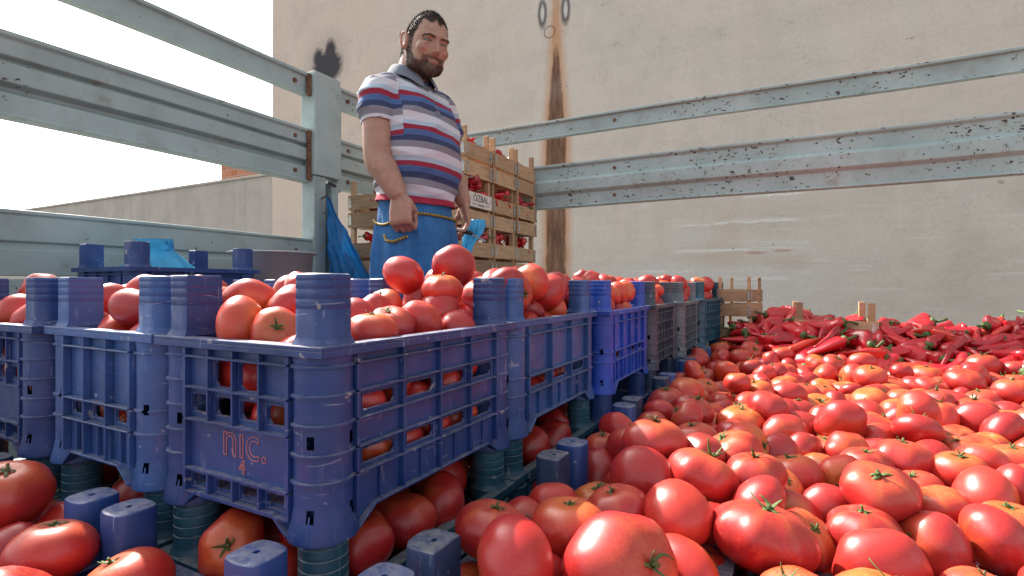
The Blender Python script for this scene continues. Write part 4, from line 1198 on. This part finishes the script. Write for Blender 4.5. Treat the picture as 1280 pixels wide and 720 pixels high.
def hand(b, wrist, u, n_, curls, thumb=(.5, .5), side=1, spread=.0, sc=1.):
    """u: wrist->knuckles, n_: back of the hand, side: +1 thumb on u x n side"""
    u = u.normalized(); n_ = (n_ - u*n_.dot(u)).normalized(); s = u.cross(n_)*side
    R = lambda a, b_, c: wrist + (u*a + s*b_ + n_*c)*sc
    # palm: lofted oval sections
    rings = []
    for (a, hw, ht, off) in ((-.02, .026, .021, 0), (.0, .028, .020, 0), (.025, .036, .018, -.001), (.055, .042, .017, 0), (.082, .043, .0145, .002), (.094, .040, .011, .001), (.098, .034, .006, .0)):
        rings.append([R(a, hw*math.cos(q), ht*math.sin(q) + off) for q in [2*math.pi*k/22 for k in range(22)]])
    b.loft(rings)
    b.ellipsoid(R(.035, .028, -.010), .030*sc, .017*sc, .017*sc, Matrix((u, s, n_)).transposed(), 14, 10)
    Ls = [(.040, .026, .021), (.044, .029, .022), (.041, .027, .021), (.033, .021, .019)]
    for i, sy in enumerate((.031, .0105, -.0105, -.031)):
        p = R(.088, sy, .001); ang = 0.; pts = [R(.07, sy*.95, .0), p]; rr = [.0095*sc, .0100*sc]
        c3 = curls[i] if hasattr(curls[i], '__len__') else (curls[i], curls[i]*1.1, curls[i]*.7)
        for j in range(3):
            ang += c3[j]; d = u*math.cos(ang) - n_*math.sin(ang) + s*spread*(1.5 - i)*.1
            L = Ls[i][j]*sc
            p = p + d*L; pts.append(p); rr.append((.0090, .0083, .0072)[j]*sc*(.92 if i == 3 else 1))
        b.tube(pts, rr, 12)
    p = R(.018, .030, -.008); pts = [R(.005, .018, -.004), p]; rr = [.013*sc, .0125*sc]; d0 = (u*.72 + s*.62*(1 - thumb[0]*.6) - n_*thumb[0]*.6).normalized()
    p = p + d0*.036*sc; pts.append(p); rr.append(.0108*sc)
    d1 = (u*.9 + s*.25*(1 - thumb[1]*1.6) - n_*thumb[1]*.8).normalized(); p = p + d1*.030*sc; pts.append(p); rr.append(.0098*sc)
    p = p + (d1 - s*.25*thumb[1]).normalized()*.022*sc; pts.append(p); rr.append(.0080*sc); b.tube(pts, rr, 12)

# ---- head, built in its own frame (x forward, y to his left, z up), then turned
HC = at(.070, .0, 1.468)
HS = .915
HY, HPITCH, HROLL = math.radians(36), math.radians(14), math.radians(-4)
hf = Vector((math.sin(HY), -math.cos(HY), 0)); hl = Vector((math.cos(HY), math.sin(HY), 0))
HM = Matrix((hf, hl, Zv)).transposed() @ Matrix.Rotation(HPITCH, 3, 'Y') @ Matrix.Rotation(HROLL, 3, 'X')
def hp(x, y, z): return HC + HM @ (Vector((x, y, z))*HS)
def head_base():
    nu, nv = 96, 72; b = MB(); V = []
    for i in range(nv + 1):
        th = math.pi*i/nv
        for j in range(nu):
            a = 2*math.pi*j/nu
            x, y, z = math.sin(th)*math.cos(a), math.sin(th)*math.sin(a), math.cos(th)
            X, Y, Z = x*.100, y*.079, z*.126
            dn = sstep(.05, -1., z)
            if x < 0: X *= 1 - .38*dn                       # skull runs up behind the jaw
            Y *= 1 + .02*sstep(.1, -.6, z) - .16*sstep(-.55, -1., z) - .05*sstep(.5, 1., z)
            if x > 0: X = .100*(x**.86)*(1 - .06*sstep(.25, .9, z)) * (1 + .02*dn)
            if z < -.2: Z *= 1 + .02*dn
            # eye sockets, temples, under-lip hollow
            if x > 0:
                for sy in (1, -1):
                    X -= .017*math.exp(-((Y - sy*.033)/.019)**2 - ((Z - .004)/.0125)**2)
                X += .006*math.exp(-(Y/.05)**2 - ((Z - .024)/.010)**2)
                X -= .005*math.exp(-(Y/.022)**2 - ((Z + .088)/.010)**2)
                X += .007*math.exp(-(Y/.028)**2 - ((Z + .110)/.018)**2)
            Y -= math.copysign(.004*math.exp(-((X-.045)/.03)**2 - ((Z-.03)/.035)**2), Y)
            V.append(hp(X, Y, Z))
    F = []
    for i in range(nv):
        for j in range(nu):
            m = (j+1) % nu; F.append((i*nu+j, (i+1)*nu+j, (i+1)*nu+m, i*nu+m))
    b.add(V, F); return b
hb_ = head_base()
def hell(c, rx, ry, rz, rot=None):
    M_ = HM if rot is None else HM @ Euler(rot).to_matrix()
    hb_.ellipsoid(hp(*c), rx*HS, ry*HS, rz*HS, M_, 18, 14)
# nose: bridge to tip, wings
rings = []
for (z, xb, w, d) in ((.020, .090, .007, .008), (.008, .093, .0075, .012), (-.006, .096, .0085, .015), (-.020, .100, .0105, .018), (-.032, .102, .013, .020), (-.041, .101, .013, .017), (-.046, .095, .010, .010)):
    rings.append([hp(xb + d*math.cos(a), w*math.sin(a), z) for a in [2*math.pi*k/16 for k in range(16)]])
hb_.loft(rings)
hell((.112, 0, -.035), .011, .0115, .010)
for s in (1, -1):
    hell((.099, s*.0125, -.038), .011, .0075, .0085)
    hell((.066, s*.043, -.026), .026, .026, .026)                 # cheeks
    hell((.090, s*.030, .023), .010, .022, .0065, (s*-.12, 0, s*-.35)) # brow ridge
    hell((.0850, s*.033, .0112), .0105, .0185, .0068, (0, 0, s*-.30))  # upper lid
    hell((.0840, s*.033, -.0075), .0105, .0180, .0066, (0, 0, s*-.30))  # lower lid
    hell((.025, s*.046, -.070), .055, .026, .040, (0, 0, s*-.10))    # jaw
    # ear
    ce = (-.008, s*.081, -.004)
    pts = []
    for k in range(13):
        a = math.radians(-70 + k*27); rr_ = 1.
        pts.append(hp(ce[0] - .004 + .0165*math.cos(a)*(1 if math.sin(a) > 0 else .8) - .004*math.sin(a), ce[1] + s*(.009 - .006*math.cos(a)), ce[2] + .031*math.sin(a)))
    hb_.tube(pts, .0048, 8)
    hell((-.012, s*.083, -.004), .013, .005, .027, (0, 0, s*.35))
    hell((-.004, s*.082, -.032), .008, .005, .009)
hell((.0885, 0, -.066), .012, .023, .0050)                        # lips
hell((.0880, 0, -.0755), .011, .020, .0058)
hell((.070, 0, -.100), .030, .036, .026)                         # chin
hell((.082, 0, -.056), .015, .032, .016)
body = MB(); body.add(hb_.v, hb_.f)
# neck and trunk
limb(body, [at(-.035, 0, 1.27), at(-.020, 0, 1.34), at(.012, 0, 1.41), at(.030, 0, 1.46)], [.080, .066, .060, .058], 24)
body.loft([ring(.72, 0, 0, .135, .098), ring(.80, .004, 0, .142, .104), ring(.95, .012, 0, .160, .125), ring(1.08, .02, 0, .170, .13), ring(1.20, .0, 0, .175, .115), ring(1.28, -.01, 0, .165, .095), ring(1.325, -.02, 0, .115, .075), ring(1.36, -.022, 0, .07, .06)])
# arms
limb(body, [SHR, lerp(SHR, ELR, .45), ELR, lerp(ELR, WRR, .30), lerp(ELR, WRR, .7), WRR], [.050, .055, .048, .049, .041, .033])
limb(body, [SHL, lerp(SHL, ELL_, .45), ELL_, lerp(ELL_, WRL, .30), lerp(ELL_, WRL, .7), WRL], [.050, .053, .046, .046, .037, .031])
hand(body, WRR + Vector((.006, -.004, -.012)), Vector((.10, -.05, -1.)), Vector((-.30, -1., .10)), [(1.05, 1.5, .9), (1.0, 1.5, .9), (.95, 1.5, .9), (.90, 1.5, .9)], (1.3, 1.5), -1, 0, 1.0)
hand(body, WRL + Vector((.004, .0, -.012)), Vector((.10, -.05, -1.)), Vector((1., .35, .05)), [(.45, .75, .5), (.5, .8, .5), (.55, .85, .5), (.6, .9, .5)], (.6, .5), -1, .4, .95)
# legs
for s in (-1, 1):
    limb(body, [at(0, s*.062, .76), at(.010, s*.070, .45), at(.0, s*.092, .10), at(.0, s*.092, .05)], [.070, .060, .045, .042])
bme = bake(body.mesh('body', []), [('REMESH', dict(mode='VOXEL', voxel_size=.0034, use_smooth_shade=True)), ('SMOOTH', dict(factor=.5, iterations=5))], True)

def make_skin():
    t = NT('skin'); v = t.obj(); n = t.noise(v, 40, 5); n2 = t.noise(v, 260, 3)
    c = t.mix(t.mr(n, .3, .7), (.33, .180, .125), (.41, .235, .165))
    at_ = lambda k: t.n('ShaderNodeAttribute', out='Fac', attribute_name=k)
    c = t.mix(t.m('MULTIPLY', at_('flush_ear_glow'), .32), c, (.42, .15, .11))
    c = t.mix(t.m('MULTIPLY', at_('lip'), .7), c, (.30, .11, .09))
    hair = t.m('MULTIPLY', at_('hair'), t.mr(t.noise(v, 420, 3, .6), .30, .52, .55, 1.))
    c = t.mix(t.m('MULTIPLY', hair, .94), c, (.018, .012, .010))
    c = t.mix(t.m('MULTIPLY', at_('arm'), t.mr(t.noise(t.scale(v, (300, 300, 60)), 1., 3), .55, .68, 0, .30)), c, (.12, .06, .04))
    return t.bsdf(c, .48, t.m('ADD', n2, n), .16, .0015, Subsurface_Weight=.12, Subsurface_Scale=.012, Subsurface_Radius=(1., .35, .2))
bme.materials.clear(); bme.materials.append(make_skin())
def relax(me, wfun, its):
    V = verts_np(me); E = np.empty(len(me.edges)*2, int); me.edges.foreach_get('vertices', E); E = E.reshape(-1, 2)
    deg = np.bincount(E.ravel(), minlength=len(V))[:, None]; w = wfun(V)[:, None]
    for _ in range(its):
        A = np.zeros_like(V); np.add.at(A, E[:, 0], V[E[:, 1]]); np.add.at(A, E[:, 1], V[E[:, 0]])
        V = V + w*(A/deg - V)
    me.vertices.foreach_set('co', V.ravel()); me.update()
def lowface(V):
    h = (V - np.array(HC)) @ np.array(HM.transposed()).T / HS
    inh = (np.linalg.norm(h, axis=1) < .165) & (V[:, 2] > 1.33)
    k = sstep(-.030, -.055, h[:, 2])*inh*.6
    return k*(1 - .75*gauss(h[:, 2] + .071, .010)*(np.abs(h[:, 1]) < .03)*(h[:, 0] > .07))
relax(bme, lowface, 40)
V = verts_np(bme); HMi = np.array(HM.transposed()); H = (V - np.array(HC)) @ HMi.T / HS
hx, hy, hz = H[:, 0], H[:, 1], H[:, 2]; ay = np.abs(hy)
inhead = (np.abs(hz) < .16) & (np.linalg.norm(H, axis=1) < .165) & (V[:, 2] > 1.33)
w_ = .006*np.sin(hy*160) + .004*np.sin(hz*210 + hy*90)
# hairline: forehead high, sideburns in front of the ear
line = .064 - .018*sstep(.02, .06, ay)*0 + .0*hx
scalp = sstep(-.004, .006, hz + w_ - np.where(hx > .050, .074 - .02*sstep(.045, .062, ay), np.where(hx > .012, .074 - 1.7*(.050 - hx) - .02*sstep(.05, .07, ay), -.010 - .05*sstep(.0, -.06, hx))))
scalp *= sstep(.9, .0, (hx - .075)/.03) if False else 1.
ear = gauss((hx + .010)/1, .020)*gauss((hz + .004), .036)*sstep(.074, .080, ay)
scalp = scalp*(1 - (ear > .3))
beard = sstep(-.006, .008, w_*.6 - hz - .028 - .040*sstep(.015, .055, hx)) * sstep(-.012, .004, hx + .004)
burn = sstep(.045, .035, np.abs(hz + .0))*sstep(.022, .014, np.abs(hx - .018))*sstep(.05, .062, ay)
must = gauss(hz + .056, .0085)*sstep(.036, .028, ay)*(hx > .07)
sidem = sstep(.006, -.004, np.abs(ay - .036) - .010)*(hz < -.05)*(hx > .04)*(hz > -.11)
bd = np.clip(np.maximum.reduce([beard, burn, must*.75, sidem*.7]), 0, 1)
mouth = gauss(hz + .0705, .0060)*sstep(.021, .015, ay)*(hx > .075)
under = gauss(hz + .087, .004)*sstep(.018, .010, ay)*(hx > .07)*.4
bd = bd*(1 - np.clip(mouth*1.3, 0, 1))*(1 - under)*(1 - (ear > .3)) * sstep(-.136, -.128, hz)
brow = gauss(hz - .0195 + 9*(ay - .03)**2, .0034)*sstep(.008, .013, ay)*sstep(.056, .050, ay)*(hx > .06)
slit = gauss(hz - (.0015), .0022)*sstep(.052, .047, ay)*sstep(.017, .021, ay)*(hx > .06)
hair = np.clip(np.maximum.reduce([scalp, bd*.86, brow, slit*.95]), 0, 1)*inhead
set_attr(bme, 'hair', hair); set_attr(bme, 'lip', mouth*inhead)
nose = gauss(hz + .034, .018)*gauss(hy, .02)*(hx > .09)
set_attr(bme, 'flush_ear_glow', np.clip(ear*3.0 + nose*.6 + gauss(hz + .02, .025)*gauss(ay - .045, .022)*(hx > .05)*.35, 0, 2.4)*inhead + .35*sstep(.90, .80, V[:, 2]))  # ear's red is sunlight through it, put into the colour; nose, cheeks, hands flushed
set_attr(bme, 'arm', (~inhead)*sstep(1.25, 1.1, V[:, 2])*sstep(.84, .90, V[:, 2]))
bobj = ob('body', bme, man)
# ---- strands
M_HAIR = m_plain('dark_hair', (.036, .025, .018), .75, .4, 200)
NRM = normals_np(bme)
def strands(name, mask, n, lmin, lmax, wid, comb, jit):
    idx = np.nonzero(mask > .5)[0]
    if len(idx) == 0: return
    pick = rng.choice(idx, n); vs_ = []; fs = []
    for q, i in enumerate(pick):
        nn = Vector(NRM[i]); p = Vector(V[i]) + Vector(rng.normal(0, .0012, 3)) - nn*.001; L = random.uniform(lmin, lmax)
        d = (nn + comb(H[i]) + Vector(rng.normal(0, jit, 3))).normalized(); d2 = (d + Vector(rng.normal(0, jit*1.3, 3)) + comb(H[i])*.6).normalized()
        s = d.cross(Vector(rng.normal(0, 1, 3))).normalized()*wid
        m_ = p + d*L*.5; e_ = m_ + d2*L*.5
        o_ = len(vs_); vs_ += [p - s, p + s, m_ + s*.8, m_ - s*.8, e_]; fs += [(o_, o_+1, o_+2, o_+3), (o_+3, o_+2, o_+4)]
    b = MB(); b.add(vs_, fs); ob(name, b.mesh(name, M_HAIR), man)
cbh = lambda h: HM @ Vector((.1 if h[0] > 0 else -.2, 0, .2))
strands('hair', scalp*inhead*(hz > -.06), 12000, .005, .012, .0006, cbh, .7)
strands('beard', bd*inhead, 9000, .002, .005, .0006, lambda h: HM @ Vector((.1, 0, -.7)), .45)
strands('eyebrow', brow*inhead, 350, .004, .007, .0005, lambda h: HM @ Vector((-.2, math.copysign(1., h[1]), .1)), .2)
# ---- eyes (narrowed against the light)
M_EYE = m_plain('eye_white', (.13, .105, .09), .2, .05, 10); M_IRIS = m_plain('iris', (.02, .012, .008), .15, .2, 10)
for s in (1, -1):
    b = MB(); b.ellipsoid(hp(.0815, s*.0335, .0018), .0108, .0108, .0108, HM, 20, 16); e_ = ob('eye', b.mesh('eyeball', M_EYE, True), man)
    b = MB(); b.ellipsoid(hp(.0885, s*.0335 + .0015, .0012), .0042, .0052, .0052, HM, 14, 10); ob('iris', b.mesh('iris', M_IRIS, True), e_)

# ---- shirt
sh = MB()
sh.loft([ring(.855, .014, 0, .176, .146), ring(.905, .012, 0, .176, .147), ring(.94, .016, 0, .178, .150), ring(1.0, .026, 0, .182, .160), ring(1.08, .030, 0, .184, .160), ring(1.16, .026, 0, .186, .150), ring(1.23, .008, 0, .190, .130), ring(1.285, -.008, 0, .178, .108), ring(1.325, -.018, 0, .130, .088), ring(1.358, -.020, 0, .084, .073), ring(1.375, -.018, 0, .072, .068)])
RHEM, LHEM = lerp(SHR, ELR, .36), lerp(SHL, ELL_, .40)
for (a, h_) in ((SHR, RHEM), (SHL, LHEM)):
    d = (h_ - a).normalized(); inn = Vector((-a.x, -a.y, 0)).normalized()
    limb(sh, [a + inn*.10 + Zv*.012, a + inn*.03 + Zv*.004, a + d*.03, h_], [.055, .065, .065, .062], 28)
    # flat cut hem
sme = bake(sh.mesh('shirt', []), [('REMESH', dict(mode='VOXEL', voxel_size=.0065, use_smooth_shade=True)), ('SMOOTH', dict(factor=.5, iterations=12)), ('SUBSURF', dict(levels=1))], True)
# cut the sleeves at the hem plane (leave open cloth tubes)
bm = bmesh.new(); bm.from_mesh(sme)
for (a, h_) in ((SHR, RHEM), (SHL, LHEM)):
    d = (h_ - a).normalized(); bm.normal_update()
    dele = [v for v in bm.verts if (v.co - h_).dot(d) > -.01 and (v.co - h_).length < .12 and v.normal.dot(d) > .55 and (v.co - h_ - d*(v.co - h_).dot(d)).length < .08]
    bmesh.ops.delete(bm, geom=dele, context='VERTS')
dele = [v for v in bm.verts if v.co.z < .893 + .018*(-v.co.dot(Fv)/.16)]
bmesh.ops.delete(bm, geom=dele, context='VERTS'); bm.to_mesh(sme); bm.free()
SV = verts_np(sme); SN = normals_np(sme)
# stripes run level round the trunk and across the sleeve
arm_t = np.full(len(SV), 9.); FvN, LvN = np.array(Fv), np.array(Lv)
stripe = SV[:, 2].copy() + .010*np.sin(SV @ LvN*9)
for (a, h_) in ((SHR, RHEM), (SHL, LHEM)):
    d = np.array((h_ - a).normalized()); rel = SV - np.array(a); t_ = rel @ d
    l_ = SV @ LvN; sgn = np.sign(np.array(a) @ LvN)
    on = (l_*sgn > .122 - .10*(1.30 - SV[:, 2])*0) & (SV[:, 2] > np.array(h_)[2] - .08) & (np.linalg.norm(rel - t_[:, None]*d, axis=1) < .098)
    stripe = np.where(on, 1.27 - t_*.95 + .02, stripe)
set_attr(sme, 'stripe', stripe); set_attr(sme, 'hemline', SV[:, 2] - (.893 - .1125*(SV @ FvN)))
for i in range(len(SV)):
    p = Vector(SV[i]); z = p.z
    w = mnoise.noise(p*9)*.008 + (1 - abs(mnoise.noise(Vector((p.x*6 + p.z*5, p.y*6, p.z*15)))*2))*.0075 + (1 - abs(mnoise.noise(Vector((p.x*14 - p.z*9, p.y*14, p.z*24)))*2))*.003
    # drag folds from the armpit and over the waist
    w += .004*math.sin(z*70 + p.dot(Lv)*25)*float(sstep(1.02, .93, z)) + .003*math.sin(z*55 - p.dot(Lv)*40)*float(gauss(np.array(z - 1.19), .05))
    SV[i] += SN[i]*w
sme.vertices.foreach_set('co', SV.ravel()); sme.update()
sme = bake(sme, [('SOLIDIFY', dict(thickness=.003, offset=-1))], True)
RED, MB_, NAV, GRY, WHT, LBL = (.26, .006, .03), (.05, .115, .29), (.018, .033, .10), (.20, .20, .235), (.56, .57, .62), (.36, .46, .56)
def make_shirt():
    t = NT('striped_cotton'); v = t.obj(); s = t.n('ShaderNodeAttribute', out='Fac', attribute_name='stripe')
    # repeat every 0.124 m downwards; red starts each repeat at 1.262, 1.138, 1.014
    k = t.m('FRACT', t.m('DIVIDE', t.m('SUBTRACT', 2.006, s), .124))
    c = t.ramp(k, [(0, RED), (.135, MB_), (.29, NAV), (.45, GRY), (.63, WHT), (.86, LBL)], 'CONSTANT')
    hem = t.m('LESS_THAN', t.n('ShaderNodeAttribute', out='Fac', attribute_name='hemline'), .024); c = t.mix(hem, c, (.36, .015, .05))
    n = t.noise(v, 700, 2); c = t.mix(t.mr(n, .3, .7, 0, .08), c, (.30, .30, .33))
    return t.bsdf(c, .88, t.m('ADD', n, t.m('MULTIPLY', t.noise(v, 22, 4), 1.5)), .25, .002)
sme.materials.clear(); sme.materials.append(make_shirt())
shirt = ob('shirt', sme, man)
# collar, placket and buttons
M_COL = m_plain('grey_collar', (.16, .175, .22), .9, .15, 300)
rings = []
for (z, r_, dz) in ((1.345, .079, 0), (1.385, .066, 0), (1.402, .064, 0), (1.403, .069, 0), (1.380, .082, 0), (1.352, .096, 0)):
    rg = []
    for k in range(49):
        a = math.radians(18) + math.radians(324)*k/48
        f = math.cos(a); back = max(0, -f)
        pt = sstep(.80, 1., abs(k - 24)/24.)
        rg.append(at(-.014 + r_*f*1.04 + .018*(pt if r_ > .08 else 0), r_*math.sin(a)*.98, z + .020*back - .040*max(0, f)**2 - .018*pt*(1 if r_ > .075 else 0)))
    rings.append(rg)
b = MB(); vs_ = [p for r_ in rings for p in r_]; fs = []
for i in range(len(rings)-1):
    for j in range(48): fs.append((i*49+j, i*49+j+1, (i+1)*49+j+1, (i+1)*49+j))
b.add(vs_, fs)
ob('collar', bake(b.mesh('collar', M_COL, True), [('SOLIDIFY', dict(thickness=.003)), ('SUBSURF', dict(levels=1))], True), shirt)
rg = []
for k in range(9):
    z = 1.335 - .017*k
    cf, dd = np.interp(z, [1.0, 1.08, 1.16, 1.23, 1.285, 1.325, 1.36], [.034, .036, .026, .008, -.008, -.018, -.02]), np.interp(z, [1.0, 1.08, 1.16, 1.23, 1.285, 1.325, 1.36], [.168, .166, .150, .130, .108, .088, .073])
    rg.append((z, cf + dd*.85 + .004))
b = MB()
for k in range(8):
    (z0, f0), (z1, f1) = rg[k], rg[k+1]
    b.add([at(f0, -.014, z0), at(f0, .014, z0), at(f1, .014, z1), at(f1, -.014, z1), at(f0-.012, -.014, z0), at(f0-.012, .014, z0), at(f1-.012, .014, z1), at(f1-.012, -.014, z1)], [(0,1,2,3),(7,6,5,4),(0,4,5,1),(1,5,6,2),(2,6,7,3),(3,7,4,0)])
ob('placket', b.mesh('placket', M_COL), shirt)
for k in (2, 5):
    b = MB(); b.ellipsoid(at(rg[k][1] + .002, 0, rg[k][0]), .0028, .005, .005, Matrix((Fv, Lv, Zv)).transposed(), 12, 8); ob('button', b.mesh('button', M_EYE, True), shirt)

# ---- trousers and the wrapped apron with its braided pockets
def m_cloth(name, col):
    t = NT(name); v = t.obj(); n = t.noise(v, 6, 5); w = t.noise(v, 500, 2)
    c = t.mix(t.mr(n, .3, .7), tuple(x*.72 for x in col), tuple(x*1.2 for x in col)); c = t.mix(t.mr(w, .4, .7, 0, .22), c, tuple(min(1, x*1.6 + .03) for x in col))
    cr = t.noise(t.scale(v, (16, 16, 6)), 1., 6, .7, 1.2)
    c = t.mix(t.mr(cr, .58, .72, 0, .3), c, tuple(min(1, x*1.7 + .02) for x in col))
    return t.bsdf(c, .8, t.m('ADD', t.m('MULTIPLY', cr, 2.), t.m('MULTIPLY', w, .1)), .9, .014)
M_APR = m_cloth('blue_work_cloth', (.03, .165, .41)); M_TRO = m_cloth('navy_trouser_cloth', (.02, .03, .07))
b = MB()
for s in (-1, 1):
    limb(b, [at(0, s*.050, .80), at(.008, s*.070, .45), at(.0, s*.085, .12), at(-.005, s*.088, .035)], [.066, .068, .070, .070], 22)
b.loft([ring(.70, 0, 0, .145, .105), ring(.80, .004, 0, .148, .108), ring(.88, .006, 0, .142, .104)])
ob('trousers', bake(b.mesh('trousers', M_TRO), [('REMESH', dict(mode='VOXEL', voxel_size=.012, use_smooth_shade=True)), ('SMOOTH', dict(factor=.5, iterations=4))], True), man)
def apron_pt(a, z, off=0.):
    t = float(sstep(.95, .55, z)); w = .136 + .018*t; d = .112 + .024*t
    f = .011*math.sin(7*a + 3*z + .8*math.sin(z*9)) * t + .011*math.sin(11*a + 1.3 + z*4)*t*t + .004*math.sin(a*23 + z*9)*t - .008*abs(math.sin(a*9 + z*14))*t
    p2 = 2.3; c, s = math.cos(a), math.sin(a)
    x = abs(c)**(2/p2)*math.copysign(1, c)*(d + f + off); y = abs(s)**(2/p2)*math.copysign(1, s)*(w + f + off)
    q = at(.012 + x, y, z); nz_ = mnoise.noise(Vector((q.x*8, q.y*8, q.z*5)))*.012*t + (1 - abs(mnoise.noise(Vector((q.x*13 + z*5, q.y*13, q.z*7)))*2))*.009*t
    return q + (Fv*c + Lv*s)*nz_
def sheet(a0, a1, z0, z1, na, nz_, off, closed=False):
    b = MB(); vs_ = []; fs = []
    for i in range(nz_ + 1):
        for j in range(na + (0 if closed else 1)):
            zz0 = z0(a0 + (a1-a0)*j/na) if callable(z0) else z0; zz1 = z1(a0 + (a1-a0)*j/na) if callable(z1) else z1
            vs_.append(apron_pt(a0 + (a1-a0)*j/na, zz0 + (zz1-zz0)*i/nz_, off))
    m = na if closed else na + 1
    for i in range(nz_):
        for j in range(na): fs.append((i*m+j, i*m+(j+1) % m, (i+1)*m+(j+1) % m, (i+1)*m+j))
    b.add(vs_, fs); return b
apr = ob('apron', bake(sheet(0, 2*math.pi, .35, .935, 120, 50, 0., True).mesh('apron', M_APR, True), [('SOLIDIFY', dict(thickness=.003, offset=-1))], True), man)
def make_braid():
    t = NT('yellow_black_braid'); v = t.obj(); x = t.n('ShaderNodeAttribute', out='Fac', attribute_name='along')
    r_ = t.n('ShaderNodeAttribute', out='Fac', attribute_name='round')
    k = t.m('FRACT', t.m('ADD', t.m('MULTIPLY', x, 95.), t.m('MULTIPLY', r_, 1.)))
    c = t.ramp(k, [(0, (.50, .34, .03)), (.50, (.035, .03, .02))], 'CONSTANT'); return t.bsdf(c, .75, k, .5, .002)
M_BRAID = make_braid()
def braid(f, name='braid'):
    pts = [f(t) for t in np.linspace(0, 1, 60)]; n = 10; b = MB(); b.tube(pts, .0048, n, round_ends=False)
    me = b.mesh(name, M_BRAID, True); L = [0.]
    for i in range(59): L.append(L[-1] + (pts[i+1] - pts[i]).length)
    set_attr(me, 'along', np.repeat(L, n)); set_attr(me, 'round', np.tile(np.arange(n)/n, 60)); return me
# pocket mouth runs from his right hip, dipping under the fist, across the front to the left side
def mouth_z(a):
    d = math.degrees(a)
    return float(np.interp(d, [-120, -105, -88, -70, -55, -40, 0, 60, 95], [.832, .815, .806, .812, .830, .846, .842, .836, .832]))
pk = ob('pocket', bake(sheet(math.radians(-118), math.radians(92), lambda a: .50, mouth_z, 90, 26, .006).mesh('pocket', M_APR, True), [('SOLIDIFY', dict(thickness=.003))], True), apr)
ob('braid', braid(lambda t: apron_pt(math.radians(-118 + 210*t), mouth_z(math.radians(-118 + 210*t)), .010)), pk)
def small_z(d): return float(np.interp(d, [-84, -78, -66, -46], [.768, .748, .744, .762]))
ob('braid', braid(lambda t: apron_pt(math.radians(-84 + 38*t), small_z(-84 + 38*t), .016)), pk)
# shoes
for s in (-1, 1):
    b = MB(); b.ellipsoid(at(.05, s*.095, .045), .125, .045, .05, Matrix((Fv, Lv, Zv)).transposed(), 24, 14)
    V_ = [(x, y, max(z, .002)) for x, y, z in b.v]; b.v = V_
    ob('shoe', b.mesh('shoe', M_TRO, True), man)
# what he holds: a small dark knife, and a pale bag behind his hip
kn = empty('pocket_knife', tuple(Matrix.Rotation(TH, 3, 'Z') @ Vector((.192, .062, .80)) + Vector((MX, MY, BED))), TH)
b = MB(); b.tube([(-.035, .02, .012), (0, 0, 0), (.02, -.012, -.006)], [.008, .009, .008], 10); ob('handle', b.mesh('knife_handle', M_BLACK, True), kn)
b = MB(); b.loft([[(.015, -.010, -.004), (.017, -.0105, -.014), (.0165, -.009, -.004)], [(.075, -.045, -.035), (.074, -.0455, -.043), (.0755, -.044, -.035)]]); ob('blade', b.mesh('knife_blade', make_alu()), kn)
tag(kn, 'small dark-handled knife held in the man\'s left hand', 'knife')
bg2 = empty('plastic_bag', tuple(Matrix.Rotation(TH, 3, 'Z') @ Vector((.215, .235, .66)) + Vector((MX, MY, BED))), TH)
ob('film', bag_mesh([(-.04, 0, .06, .012, .012), (-.03, 0, .11, .025, .03), (-.01, 0, .15, .032, .03), (.0, 0, .18, .034, .03), (.0, -.01, .205, .03, .02)], M_BAGL, seed=9., amp=.007), bg2)
tag(bg2, 'blue plastic bag hanging behind the man\'s left hand', 'bag')
